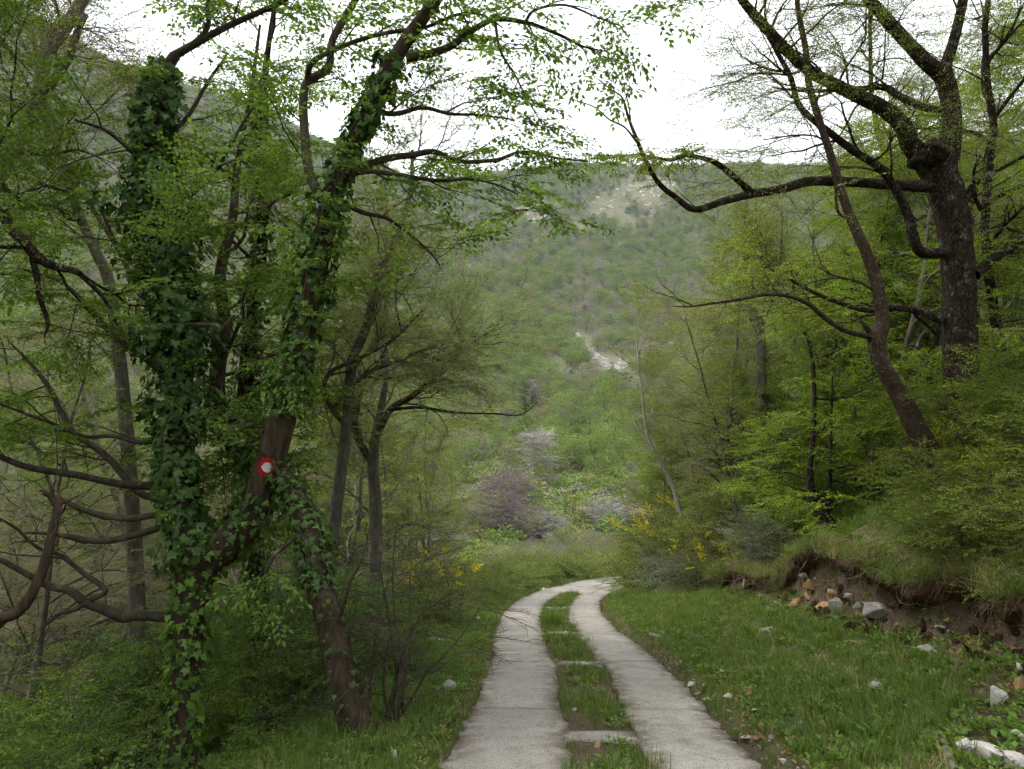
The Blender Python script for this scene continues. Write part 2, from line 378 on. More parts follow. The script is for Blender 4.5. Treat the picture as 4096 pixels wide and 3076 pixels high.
def build_ground():
    rr = np.concatenate([[.6, 1.2, 2., 2.8], np.geomspace(3.3, 42, 230), np.geomspace(43.3, 1600, 125)])
    aa = np.radians(np.concatenate([np.arange(-52, 48, .3), np.arange(48, 308, 4.)]))
    X = rr[:, None] * np.sin(aa)[None]; Y = rr[:, None] * np.cos(aa)[None]
    Z = terr(X, Y); n, m = X.shape
    V = np.stack([X, Y, Z], -1).reshape(-1, 3)
    i = np.arange(n - 1)[:, None] * m; j = np.arange(m)[None]; j2 = (j + 1) % m
    F = np.stack([i + j, i + m + j, i + m + j2, i + j2], -1).reshape(-1, 4)
    c = len(V); V = np.vstack([V, [0, 0, tz(0, 0)]])
    T = np.stack([np.full(m, c), np.arange(m), (np.arange(m) + 1) % m], -1)
    x, y = V[:, 0], V[:, 1]; d, s = road_sd(x, y); e = np.abs(d) - 1.22; ce = cut_e(s)
    soil = 1 - sstep(-.02, .16, e + .10 * noise2(x, y, .35, .3))
    soil = np.maximum(soil, np.where(d > 0, sstep(-.3, 0., e - ce + .12 * noise2(x, y, .4)) * (1 - sstep(.12, .32, e - ce)) * sstep(.22, .4, cut_h(s)) * (s < 26), 0))
    soil = np.maximum(soil, np.where(d < 0, sstep(2.0, 3.4, e + noise2(x, y, 2.)) * .95, 0) * (y < 40))
    soil = np.maximum(soil, np.where(d > 0, corner(x, y, e), 0))
    soil = np.where((np.abs(d) < .36), .75 + .35 * noise2(x, y, .4, .8), soil)
    r = np.hypot(x, y)
    me = make_mesh('ground', V, F, T, mats=[M['ground']], smooth=True,
                   vattr={'soil': np.clip(soil, 0, 1) * (r < 80), 'meadow': meadow_w(x, y) * (r > 36), 'hill': sstep(45, 80, r)})
    o = obj('ground', me, kind='structure'); o['label'] = 'sloping ground of the valley with grassy verges, bank and far wooded hillside'
build_ground()

# ------------------------------------------------------------------ road: concrete strips of separate slabs
def concrete_mat():
    m, t, o = new_mat('concrete'); g = N(t, 'ShaderNodeTexCoord')
    def nz(s, d=6, r=.6):
        n = N(t, 'ShaderNodeTexNoise'); n.inputs['Scale'].default_value = s; n.inputs['Detail'].default_value = d; n.inputs['Roughness'].default_value = r
        t.links.new(g.outputs['Object'], n.inputs['Vector']); return n.outputs['Fac']
    def rmp(x, a, b):
        r = N(t, 'ShaderNodeMapRange'); r.inputs[1].default_value = a; r.inputs[2].default_value = b; t.links.new(x, r.inputs[0]); return r.outputs[0]
    c = mixc(t, rmp(nz(1.1), .3, .7), (.262, .240, .208), (.405, .380, .338))
    c = mixc(t, rmp(nz(5), .48, .78), c, (.21, .172, .13))
    c = mixc(t, rmp(nz(75, 3), .54, .62), c, (.12, .105, .09))
    c = mixc(t, rmp(nz(130, 2), .62, .68), c, (.46, .44, .40))
    vo = N(t, 'ShaderNodeTexVoronoi', feature='DISTANCE_TO_EDGE'); vo.inputs['Scale'].default_value = .9
    wv = N(t, 'ShaderNodeTexNoise'); wv.inputs['Scale'].default_value = 4.; wv.inputs['Detail'].default_value = 5; t.links.new(g.outputs['Object'], wv.inputs['Vector'])
    wm = N(t, 'ShaderNodeMix', data_type='RGBA', blend_type='ADD'); wm.inputs['Factor'].default_value = .5; t.links.new(g.outputs['Object'], wm.inputs['A']); t.links.new(wv.outputs['Color'], wm.inputs['B']); t.links.new(wm.outputs['Result'], vo.inputs['Vector'])
    ck = N(t, 'ShaderNodeMapRange'); ck.inputs[1].default_value = .0; ck.inputs[2].default_value = .006; ck.inputs[3].default_value = .55; ck.inputs[4].default_value = 0.; t.links.new(vo.outputs['Distance'], ck.inputs[0])
    c = mixc(t, ck.outputs[0], c, (.10, .08, .06))
    ed = N(t, 'ShaderNodeAttribute', attribute_name='edge')
    ef = N(t, 'ShaderNodeMath', operation='MULTIPLY'); t.links.new(ed.outputs['Fac'], ef.inputs[0]); t.links.new(rmp(nz(6.), .40, .56), ef.inputs[1])
    c = mixc(t, ef.outputs[0], c, (.125, .095, .066))
    oi = N(t, 'ShaderNodeObjectInfo'); rr = N(t, 'ShaderNodeMapRange'); rr.inputs[3].default_value = .96; rr.inputs[4].default_value = 1.04
    t.links.new(oi.outputs['Random'], rr.inputs[0]); hs = N(t, 'ShaderNodeHueSaturation'); t.links.new(rr.outputs[0], hs.inputs['Value']); t.links.new(c, hs.inputs['Color'])
    b = N(t, 'ShaderNodeBsdfPrincipled'); b.inputs['Roughness'].default_value = .88; b.inputs['Specular IOR Level'].default_value = .25
    bp = N(t, 'ShaderNodeBump'); bp.inputs['Strength'].default_value = .5; bp.inputs['Distance'].default_value = .01
    t.links.new(nz(70, 5), bp.inputs['Height']); t.links.new(bp.outputs[0], b.inputs['Normal'])
    t.links.new(hs.outputs[0], b.inputs['Base Color']); t.links.new(b.outputs[0], o.inputs[0]); return m
M['concrete'] = concrete_mat()
def slab_mesh(s0, s1, o0, o1, seed, rough=.055, lift=0.):
    g = np.random.default_rng(seed)
    ns = max(4, int((s1 - s0) / .09)); no = max(5, int((o1 - o0) / .10))
    s = np.linspace(s0, s1, ns + 1); f = np.linspace(0, 1, no + 1)
    def edge(k): return rough * (.7 * np.sin(s * 1.3 + k) + .4 * np.sin(s * 5.9 + 2 * k)) * .5 - (rough * np.abs(g.normal(0, .45, len(s))) + (g.random(len(s)) < .10) * rough * g.uniform(.3, 1.3, len(s))) * (1 if k > 500 else 1)
    a = o0 + edge(seed); b = o1 + edge(seed + 2.2)
    O = a[:, None] + (b - a)[:, None] * f[None]; S = np.repeat(s[:, None], no + 1, 1)
    S[0] += .03 * np.sin(O[0] * 7 + seed) * .4; S[-1] += .03 * np.sin(O[-1] * 7 + seed + 3.) * .4
    p = road_pos(S.ravel(), O.ravel()).reshape(ns + 1, no + 1, 3)
    p[..., 2] += lift + .006 * noise2(p[..., 0], p[..., 1], 1.1, .6) + .002 * noise2(p[..., 0], p[..., 1], .3, .1)
    ed = np.minimum(np.minimum(f, 1 - f)[None] * (o1 - o0), 9) ; ed = np.repeat(ed, ns + 1, 0)
    p[..., 2] -= .006 * (1 - sstep(0, .03, ed))
    dj = np.minimum(s - s0, s1 - s)[:, None]; edg = np.maximum(1 - sstep(.0, .24, ed), .25 * (1 - sstep(0, .05, np.repeat(dj, no + 1, 1))))
    V = p.reshape(-1, 3); m = no + 1
    i = np.arange(ns)[:, None] * m; j = np.arange(no)[None]
    F = np.stack([i + j, i + j + 1, i + m + j + 1, i + m + j], -1).reshape(-1, 4)
    loop = np.concatenate([np.arange(m), m * np.arange(1, ns + 1) + m - 1, m * ns + np.arange(m - 2, -1, -1), m * np.arange(ns - 1, 0, -1)])
    Vb = V[loop].copy(); Vb[:, 2] -= .10; k = len(V); L_ = len(loop)
    W = np.stack([loop, k + np.arange(L_), k + (np.arange(L_) + 1) % L_, np.roll(loop, -1)], -1)
    e_ = np.concatenate([edg.ravel(), np.ones(L_)])
    return make_mesh('concrete_slab', np.vstack([V, Vb]), np.vstack([F, W]), mats=[M['concrete']], smooth=False, vattr={'edge': e_})
road = thing('road', 'narrow lane of two pale concrete wheel strips bending right', 'road'); del road['category']; road['kind'] = 'structure'
jl = [-9, -6, -3, .6, 4.1, 7.3, 10.2, 13.2, 16.3, 19.4, 22.3, 24.6]
for i in range(len(jl) - 1):
    obj('concrete_slab', slab_mesh(jl[i] + .005, jl[i + 1] - .005, -1.19, -.30 + .03 * math.sin(i * 2), i), road)
    obj('concrete_slab', slab_mesh(jl[i] + .13, jl[i + 1] + .11, .35 + .03 * math.sin(i * 3), 1.18, 40 + i), road)
jf = [24.62, 27.5, 30.5, 33.5, 37, 41, 46, 52, 60]
for i in range(len(jf) - 1):
    obj('concrete_slab', slab_mesh(jf[i] + .008, jf[i + 1] - .008, -1.22, 1.20, 80 + i, .05), road)
for i, s in enumerate([-2.9, .7, 6.15, 9.95, 13.3, 18.6, 22.2]):
    o = obj('cross_tie', slab_mesh(s, s + .30, -.28, .34, 120 + i, .03, .010), road)

# ------------------------------------------------------------------ scatter (only for what nobody could count)
def scatter(name, label, protos, pos, rot, scl, idx):
    col = bpy.data.collections.new(name + '_pieces')
    for i, me in enumerate(protos):
        o = bpy.data.objects.new('%s_piece_%02d' % (name, i), me); col.objects.link(o)
    n = len(pos); me = bpy.data.meshes.new(name); me.vertices.add(n)
    me.vertices.foreach_set('co', np.asarray(pos, np.float32).ravel())
    a = me.attributes.new('rot', 'FLOAT_VECTOR', 'POINT'); a.data.foreach_set('vector', np.asarray(rot, np.float32).ravel())
    a = me.attributes.new('scl', 'FLOAT', 'POINT'); a.data.foreach_set('value', np.asarray(scl, np.float32))
    a = me.attributes.new('idx', 'INT', 'POINT'); a.data.foreach_set('value', np.asarray(idx, np.int32))
    o = obj(name, me, kind='stuff'); o['label'] = label; o['category'] = name.replace('_', ' ').split()[-1]
    g = bpy.data.node_groups.new(name + '_nodes', 'GeometryNodeTree')
    g.interface.new_socket('Geometry', in_out='INPUT', socket_type='NodeSocketGeometry'); g.interface.new_socket('Geometry', in_out='OUTPUT', socket_type='NodeSocketGeometry')
    gi = g.nodes.new('NodeGroupInput'); go = g.nodes.new('NodeGroupOutput'); ip = g.nodes.new('GeometryNodeInstanceOnPoints')
    ci = g.nodes.new('GeometryNodeCollectionInfo'); ci.inputs['Collection'].default_value = col
    ci.inputs['Separate Children'].default_value = True; ci.inputs['Reset Children'].default_value = True
    def na(nm, ty):
        k = g.nodes.new('GeometryNodeInputNamedAttribute'); k.data_type = ty; k.inputs['Name'].default_value = nm; return k.outputs['Attribute']
    e2r = g.nodes.new('FunctionNodeEulerToRotation')
    g.links.new(gi.outputs[0], ip.inputs['Points']); g.links.new(ci.outputs[0], ip.inputs['Instance'])
    ip.inputs['Pick Instance'].default_value = True
    g.links.new(na('idx', 'INT'), ip.inputs['Instance Index']); g.links.new(na('rot', 'FLOAT_VECTOR'), e2r.inputs[0])
    g.links.new(e2r.outputs[0], ip.inputs['Rotation']); g.links.new(na('scl', 'FLOAT'), ip.inputs['Scale']); g.links.new(ip.outputs[0], go.inputs[0])
    md = o.modifiers.new('scatter', 'NODES'); md.node_group = g
    return o

# ------------------------------------------------------------------ plants: twig sprays, limbs, crowns
def make_spray(g, Ls=.6, nside=8, leaf=.05, step=.75, prob=1., wid=.52, zj=.35, twr=.0035, droop=.12):
    W = MB(); B, D, Nn, S = [], [], [], []
    def tw(p, d, Ln, nseg, r, sides=3):
        pts = [p]
        for k in range(nseg):
            d = nrm(d + g.normal(0, .16, 3) * np.array([1, 1, .5]) + np.array([0, 0, -.06])); pts.append(pts[-1] + d * Ln / nseg)
        pts = np.array(pts); W.add(tube(pts, np.linspace(r, r * .4, len(pts)), sides)); return pts
    def leaves(pts, k0=.15):
        Ln = np.linalg.norm(np.diff(pts, axis=0), axis=1).sum(); n = max(1, int(Ln * (1 - k0) / (leaf * step)))
        for k in range(n + 1):
            if g.random() > prob: continue
            t = k0 + (1 - k0) * k / max(n, 1); f = t * (len(pts) - 1); i = min(int(f), len(pts) - 2)
            p = pts[i] + (pts[i + 1] - pts[i]) * (f - i); d = nrm(pts[i + 1] - pts[i])
            a = (1 if k % 2 else -1) * g.uniform(.6, 1.15) if k < n else 0
            c, s = math.cos(a), math.sin(a); dd = np.array([d[0] * c - d[1] * s, d[0] * s + d[1] * c, d[2] - droop + g.normal(0, .2)])
            B.append(p); D.append(dd); Nn.append(np.array([0, 0, 1]) + g.normal(0, zj, 3)); S.append(leaf * g.uniform(.65, 1.2))
    main = tw(np.zeros(3), np.array([1., 0, 0]), Ls, 4, twr); leaves(main, .25)
    for k in range(nside):
        t = .12 + .8 * (k + g.random() * .6) / nside; f = t * 4; i = min(int(f), 3); p = main[i] + (main[i + 1] - main[i]) * (f - i)
        a = (1 if k % 2 else -1) * g.uniform(.55, 1.1)
        q = tw(p, np.array([math.cos(a), math.sin(a), g.normal(0, .18)]), Ls * g.uniform(.28, .55) * (1.15 - .6 * t), 2, twr * .6); leaves(q, .1)
    B, D, Nn, S = map(np.array, (B, D, Nn, S))
    if len(B): LV, LF = leaf_quads(B, D, Nn, S, wid)
    else: LV, LF = np.zeros((0, 3)), np.zeros((0, 4), int)
    return np.vstack(W.V), np.vstack(W.Q), LV, LF
SPR = {}
def sprays(kind, n, **kw):
    g = np.random.default_rng(abs(hash(kind)) % 1000 if False else sum(map(ord, kind))); SPR[kind] = [make_spray(g, **kw) for _ in range(n)]
sprays('leafy', 7, Ls=.62, nside=9, leaf=.056, step=.62)
sprays('near', 7, Ls=.50, nside=8, leaf=.068, step=.52, zj=.5, droop=.3)
sprays('sparse', 6, Ls=.70, nside=9, leaf=.036, step=.95, prob=.75, wid=.42, zj=.7)
sprays('airy', 6, Ls=.70, nside=9, leaf=.042, step=1.0, prob=.8, wid=.45, zj=.7, twr=.004)
sprays('fine', 6, Ls=.60, nside=9, leaf=.040, step=.80, zj=.5)
sprays('bare', 5, Ls=.80, nside=8, leaf=.02, step=3.0, prob=.35, zj=.9, twr=.0065)
sprays('bramble', 5, Ls=.55, nside=7, leaf=.06, step=.55, wid=.62, zj=.7, droop=.3)
sprays('rose', 6, Ls=.55, nside=8, leaf=.040, step=.55, wid=.55, zj=.7, droop=.15)
sprays('broom', 4, Ls=.55, nside=9, leaf=.03, step=.9, prob=.6, wid=.3, zj=.9, droop=-.3)
sprays('flower', 4, Ls=.40, nside=6, leaf=.034, step=.55, wid=.8, zj=1.2, droop=-.2)
sprays('far', 5, Ls=1.1, nside=7, leaf=.16, step=.6, zj=.6, twr=.012)
sprays('farbare', 5, Ls=1.5, nside=10, leaf=.06, step=2.5, prob=.3, zj=.9, twr=.034)
sprays('farbud', 5, Ls=1.2, nside=8, leaf=.10, step=.9, prob=.7, zj=.9, twr=.02)
sprays('farbloom', 4, Ls=.9, nside=8, leaf=.12, step=.6, wid=.8, zj=1.2, twr=.01)

def grow(g, p, d, Ln, n, wander=.18, trop=0., flat=1.):
    pts = [np.asarray(p, float)]; d = nrm(d)
    for i in range(n):
        d = d + g.normal(0, wander, 3) * np.array([1, 1, flat]); d[2] += trop; d = nrm(d); pts.append(pts[-1] + d * Ln / n)
    return np.array(pts)
class TB:
    def __init__(s, seed): s.g = np.random.default_rng(seed); s.W = MB(); s.sp = {}; s.limbs = []
    def limb(s, pts, rad, sides=6, lump=0., mat=0):
        s.W.add(tube(pts, rad, sides, lump, int(s.g.integers(1e6))), mat)
    def spray(s, kind, p, d, up, sc_): s.sp.setdefault((kind, int(s.g.integers(len(SPR[kind])))), []).append((p, d, up, sc_))
    def sprays_on(s, pts, n, kind, size=1., t0=.25, upj=.22, flat=.45):
        g = s.g; m = len(pts) - 1
        for k in range(n):
            t = t0 + (1 - t0) * (k + g.random() * .5) / n if k < n - 1 else 1.
            f = min(t * m, m - 1e-6); i = int(f); p = pts[i] + (pts[i + 1] - pts[i]) * (f - i); d = nrm(pts[i + 1] - pts[i])
            a = ((1 if k % 2 else -1) * g.uniform(.5, 1.2)) if k < n - 1 else g.normal(0, .2)
            c, sn = math.cos(a), math.sin(a)
            dd = nrm(np.array([d[0] * c - d[1] * sn + g.normal(0, .15), d[0] * sn + d[1] * c + g.normal(0, .15), d[2] * flat + g.normal(0, .12)]))
            s.spray(kind, p, dd, np.array([0, 0, 1]) + g.normal(0, upj, 3), size * g.uniform(.75, 1.2))
    def ramify(s, pts, rad, levels, li=0):
        g = s.g; lv = levels[li]; m = len(pts) - 1
        seg = np.linalg.norm(np.diff(pts, axis=0), axis=1).sum()
        n = lv['n'] if 'n' in lv else max(1, int(seg * lv['per'])); t0 = lv.get('t0', .2)
        for k in range(n):
            t = t0 + (1 - t0) * (k + g.random()) / n; f = min(t * m, m - 1e-6); i = int(f)
            p = pts[i] + (pts[i + 1] - pts[i]) * (f - i); d = nrm(pts[i + 1] - pts[i]); r = rad[i] + (rad[i + 1] - rad[i]) * (f - i)
            pr = nrm(np.cross(d, g.normal(0, 1, 3))); an = g.uniform(*lv.get('ang', (.6, 1.2)))
            dd = math.cos(an) * d + math.sin(an) * pr; dd[2] = dd[2] * lv.get('flat', 1.) + lv.get('up', 0.)
            if 'bias' in lv: dd = dd + np.array(lv['bias'])
            Ln = g.uniform(*lv['L']) * (1 - lv.get('taper', .45) * t); ns = lv.get('seg', 6)
            q = grow(g, p, dd, Ln, ns, lv.get('wander', .2), lv.get('trop', 0.), lv.get('wflat', 1.))
            rr = np.linspace(max(min(r * .62, lv.get('rmax', 9)), .004), max(min(r * .62, lv.get('rmax', 9)) * .3, .0025), ns + 1)
            s.limb(q, rr, lv.get('sides', 5))
            if li + 1 < len(levels): s.ramify(q, rr, levels, li + 1)
            if lv.get('spray'): s.sprays_on(q, lv['ns'], lv['spray'], lv.get('size', 1.), lv.get('st0', .25), .22, lv.get('sflat', .45))
    def crown(s, name, leaf, twig, extra=None):
        V, Q, mi, va, n = [], [], [], [], 0
        for (kind, i), lst in s.sp.items():
            WV, WF, LV, LF = SPR[kind][i]
            lm = 0 if not extra or kind not in extra else extra[kind]
            p = np.array([a[0] for a in lst]); x = nrm(np.array([a[1] for a in lst])); u = np.array([a[2] for a in lst]); sz = np.array([a[3] for a in lst])
            y = nrm(np.cross(u, x)); z = np.cross(x, y); Rm = np.stack([x, y, z], -1) * sz[:, None, None]
            k = len(lst)
            for TV, TF, mt in ((LV, LF, lm), (WV, WF, 1)):
                if not len(TV): continue
                vv = np.einsum('kij,nj->kni', Rm, TV) + p[:, None]
                ff = TF[None] + (np.arange(k) * len(TV))[:, None, None] + n
                V.append(vv.reshape(-1, 3)); Q.append(ff.reshape(-1, 4)); n += k * len(TV)
                mi.append(np.full(k * len(TF), mt)); va.append(np.clip(np.repeat(s.g.uniform(.25, .75, k), len(TF)) + s.g.normal(0, .30, k * len(TF)), 0, 1))
        if not V: return None
        return make_mesh(name, np.vstack(V), np.vstack(Q), mats=[leaf, twig] + ([M[e] for e in ('flower', 'leaf_dead', 'blossom')] if extra else []), mq=np.concatenate(mi), vq=np.concatenate(va))
    def parts(s, leaf, twig, bark, tn='trunk', cn='crown', extra=None):
        o = [(tn, s.W.mesh(tn, [bark], True))]; c = s.crown(cn, leaf, twig, extra)
        if c: o.append((cn, c))
        return o

def auto_tree(seed, H, r0, leaf, twig, bark, kind='leafy', n1=13, n2=6, ns=4, lean=.08, L1=(1.6, 3.2), L2=(.6, 1.3), size=1., t0=.25, sides=8, flat1=.6, up1=.15, extra_kind=None, crook=.10):
    b = TB(seed); g = b.g
    tr = grow(g, (0, 0, -.25), (g.normal(0, lean), g.normal(0, lean), 1), H, 14, crook, .05)
    rad = r0 * (1 - .85 * np.linspace(0, 1, 15) ** .9); rad[0] *= 1.25
    b.limb(tr, rad, sides, .10)
    b.ramify(tr, rad, [dict(n=n1, t0=t0, L=L1, ang=(.6, 1.25), flat=flat1, up=up1, wander=.16, rmax=r0 * .5, sides=5, seg=7, spray=kind, ns=2, st0=.7, size=size),
                       dict(n=n2, t0=.2, L=L2, ang=(.5, 1.1), flat=.5, up=.05, wander=.2, sides=3, seg=4, spray=kind, ns=ns, size=size)])
    return b.parts(leaf, twig, bark)
def auto_shrub(seed, H, W, leaf, twig, kind, nst=9, n2=6, ns=4, size=1., r0=.02, extra=None, fl=None, spread=.55, trop=-.03, cn='foliage', tn='stems'):
    b = TB(seed); g = b.g
    for k in range(nst):
        a = g.uniform(0, 6.28); s = g.uniform(.1, spread); d = np.array([math.cos(a) * s * W / H * 1.3, math.sin(a) * s * W / H * 1.3, 1.])
        q = grow(g, (g.normal(0, .08 * W), g.normal(0, .08 * W), -.1), d, H * g.uniform(.75, 1.15), 7, .13, trop); rr = np.linspace(r0 * g.uniform(.6, 1.1), r0 * .25, 8)
        b.limb(q, rr, 5)
        b.ramify(q, rr, [dict(n=n2, t0=.12, L=(.25 * W, .6 * W), ang=(.5, 1.2), flat=.7, wander=.2, sides=3, seg=4, spray=kind, ns=ns, size=size)])
        if fl: b.sprays_on(q, fl, 'flower', .9, .35, .8, 1.)
    return b.parts(leaf, twig, twig, tn, cn, extra)
def puff_tree(seed, H, W, nleaf, size, leaf, bark, nl=14, z0=.25, layered=.5, flat=.75):
    """a distant crown: lobes of small leaf faces with gaps, on a trunk with limbs"""
    g = np.random.default_rng(seed); b = TB(seed)
    tr = grow(g, (0, 0, -.4), (g.normal(0, .08), g.normal(0, .08), 1), H * .75, 8, .08, .03); b.limb(tr, np.linspace(H * .022, H * .006, 9), 5)
    LP = []
    for k in range(nl):
        f = (k + .5) / nl; zz = z0 + (1 - z0) * f; rad = W * .5 * math.sqrt(max(.05, 1 - (2 * (zz - z0) / (1 - z0) - .85) ** 2 / 1.5)); a = k * 2.4 + g.normal(0, .4); rr = rad * g.uniform(.35, .85)
        c = np.array([math.cos(a) * rr, math.sin(a) * rr, H * zz * .93]); LP.append((c, W * g.uniform(.16, .27)))
        q = np.linspace(tr[min(7, int(zz * 6))], c, 4) + g.normal(0, .1, (4, 3)); b.limb(q, np.linspace(H * .007, .01, 4), 3)
    per = nleaf // nl; B, D, Nn, S = [], [], [], []
    for c, r in LP:
        v = nrm(g.normal(0, 1, (per, 3))); v[:, 2] = np.where(v[:, 2] < -.3, -v[:, 2] * .5, v[:, 2]); rad = r * g.uniform(.35, 1.12, per) ** .6
        p = c + v * rad[:, None] * np.array([1.15, 1.15, flat]); B.append(p)
        D.append(nrm(v + g.normal(0, .7, (per, 3)))); Nn.append(np.array([0, 0, layered]) + v * .5 + g.normal(0, .5, (per, 3))); S.append(g.uniform(.6, 1.4, per) * size)
    LV, LF = leaf_quads(np.vstack(B), np.vstack(D), np.vstack(Nn), np.concatenate(S), .75)
    va = np.clip(np.repeat(g.uniform(.2, .8, nl), per) + g.normal(0, .28, per * nl), 0, 1)
    return [('trunk', b.W.mesh('trunk', [bark])), ('crown', make_mesh('crown', LV, LF, mats=[leaf], vq=va))]
def join_parts(parts, name):
    """one mesh from a prototype's parts, for masses that nobody could count"""
    V, Q, mi, va, mats, n = [], [], [], [], [], 0
    for _, me in parts:
        v = np.zeros(len(me.vertices) * 3, np.float32); me.vertices.foreach_get('co', v)
        l = np.zeros(len(me.loops), np.int32); me.loops.foreach_get('vertex_index', l)
        m = np.zeros(len(me.polygons), np.int32); me.polygons.foreach_get('material_index', m)
        a = np.full(len(me.polygons), .5, np.float32)
        if 'var' in me.attributes: me.attributes['var'].data.foreach_get('value', a)
        V.append(v.reshape(-1, 3)); Q.append(l.reshape(-1, 4) + n); mi.append(m + len(mats)); va.append(a); n += len(v) // 3
        mats += [x for x in me.materials]
    return make_mesh(name, np.vstack(V), np.vstack(Q), mats=mats, mq=np.concatenate(mi), vq=np.concatenate(va))
ORD1 = 'first second third fourth fifth sixth seventh eighth ninth tenth eleventh twelfth thirteenth fourteenth fifteenth sixteenth seventeenth eighteenth nineteenth'.split()
TENS = ['', '', 'twenty', 'thirty', 'forty', 'fifty', 'sixty', 'seventy', 'eighty', 'ninety']
def ordinal(n):
    if n < 20: return ORD1[n - 1]
    return TENS[n // 10][:-1] + 'ieth' if n % 10 == 0 else TENS[n // 10] + '-' + ORD1[n % 10 - 1]
def uof(x, y): return 2048 + FPX * x / max(y, .1)

# ------------------------------------------------------------------ far hillside woodland
PF = {
 'green': [puff_tree(200 + i, 7 + i, 6.4 + .6 * i, 1500, .30, M['far_green'], M['twig']) for i in range(3)],
 'bright': [puff_tree(210 + i, 6.5 + i, 6. + .5 * i, 1500, .28, M['far_bright'], M['twig']) for i in range(2)],
 'dark': [puff_tree(220 + i, 5.5 + i, 5.2, 1400, .28, M['far_dark'], M['twig'], z0=.1) for i in range(2)],
 'olive': [puff_tree(230 + i, 6.5 + i, 5.6, 1000, .26, M['far_olive'], M['twig_grey']) for i in range(2)],
 'grey': [puff_tree(240 + i, 6 + i, 5.6, 1300, .22, M['far_grey'], M['twig_grey'], layered=0.) for i in range(3)],
}
def bare_tree(seed, H, r0, leaf, twig, bark, kind='farbare', n1=11, n2=6, ns=3, size=1., L1=.42, t0=.2, lean=.1):
    return auto_tree(seed, H, r0, leaf, twig, bark, kind, n1, n2, ns, lean, (H * L1 * .7, H * L1 * 1.1), (H * .12, H * .25), size, t0, 6, .8, .55)
PF['bare'] = [bare_tree(250 + i, 7.5, .09, M['far_grey'], M['twig_grey'], M['bark_grey'], size=.85) for i in range(2)]
PF['bud'] = [bare_tree(255 + i, 8., .09, M['far_olive'], M['twig_grey'], M['bark_grey'], 'farbud', size=.9) for i in range(2)]
def wood_pick(x, y, n, g, r):
    q = noise2(x, y, 55, .8) + .5 * noise2(x, y, 24, 1.9); u = g.random(n)
    k = np.full(n, 'grey  '); gr = sstep(-.5, .5, q)
    k = np.where(u < .52 - .40 * gr, 'grey', np.where(u < .60 - .32 * gr, 'olive', np.where(u < .90, 'green', np.where(u < .94, 'bright', 'dark'))))
    hi = sstep(470, 580, r) * .7
    k = np.where(g.random(n) < hi * .55, 'dark', k); k = np.where((g.random(n) < .25) & (k == 'green') & (r < 420), 'bright', k)
    return k
SCREE = [(P_, w_) for P_, w_ in ((G(2305, 1340), 6), (G(2335, 1385), 7), (G(2378, 1425), 8), (G(2420, 1455), 9), (G(2450, 1490), 11), (G(2500, 1450), 7), (G(2545, 1438), 4), (G(2470, 1520), 8), (G(2530, 1545), 6), (G(2580, 1530), 3.5))]
CLIFF = [(G(2440, 830), 22), (G(2560, 770), 26), (G(2640, 745), 20), (G(2120, 840), 14), (G(2150, 880), 10), (G(2230, 1490), 9)]
def scree_d(x, y):
    o = np.full(np.shape(x), 99.)
    for c, w_ in SCREE: o = np.minimum(o, np.hypot((x - c[0]), (y - c[1]) * .45) / w_)
    return o
def cliff_d(x, y):
    o = np.full(np.shape(x), 99.)
    for c, w_ in CLIFF: o = np.minimum(o, np.hypot((x - c[0]), (y - c[1]) * .6) / w_)
    return o
def far_woods():
    g = np.random.default_rng(31); n = 30000
    az = np.radians(g.uniform(-46, 40, n)); r = np.sqrt(g.uniform(235 ** 2, 800 ** 2, n)); x = r * np.sin(az); y = r * np.cos(az)
    keep = (scree_d(x, y) > .74) & (cliff_d(x, y) > .55 + .5 * g.random(n)); x, y, r = x[keep], y[keep], r[keep]; n = len(x)
    k = wood_pick(x, y, n, g, r); names = list(PF); protos, start = [], {}
    for nm in names:
        start[nm] = len(protos); protos += [join_parts(p, 'far_tree') for p in PF[nm]]
    idx = np.array([start[a.strip()] + int(g.integers(len(PF[a.strip()]))) for a in k])
    pos = np.stack([x, y, terr(x, y) - .2], -1); rot = np.zeros((n, 3)); rot[:, 2] = g.uniform(0, 6.28, n)
    scatter('hillside_woodland', 'hazy mass of grey and green spring trees covering the far hillside', protos, pos, rot, g.uniform(.55, 1.15, n) * (1 - .15 * sstep(400, 700, r)), idx)['category'] = 'woodland'
far_woods()

def rock_mesh(seed, n=16, sx=1., sy=.8, sz=.6, mat='stone_white', bev=.04, jag=.0):
    g = np.random.default_rng(seed); v = nrm(g.normal(0, 1, (n, 3))) * g.uniform(.78, 1.05, (n, 1)) * np.array([sx, sy, sz]) * .5
    bm = bmesh.new()
    for p in v: bm.verts.new(p)
    r = bmesh.ops.convex_hull(bm, input=bm.verts)
    bmesh.ops.delete(bm, geom=list({e for e in r['geom_interior'] if isinstance(e, bmesh.types.BMVert)}), context='VERTS')
    bmesh.ops.bevel(bm, geom=bm.edges[:], offset=bev * min(sx, sy, sz), segments=1, affect='EDGES', profile=.6)
    bmesh.ops.triangulate(bm, faces=bm.faces[:])
    if jag:
        bmesh.ops.subdivide_edges(bm, edges=bm.edges[:], cuts=1, use_grid_fill=True)
        for q in bm.verts: q.co += Vector(g.normal(0, jag, 3) * np.array([sx, sy, sz]))
    me = bpy.data.meshes.new('stone'); bm.to_mesh(me); bm.free(); me.materials.append(M[mat]); return me
ROCKS = {m: [rock_mesh(s + 300, 15 + s, 1, .8, .62, m, jag=.012) for s in range(4)] for m in ('stone_white', 'stone_grey', 'stone_ochre')}
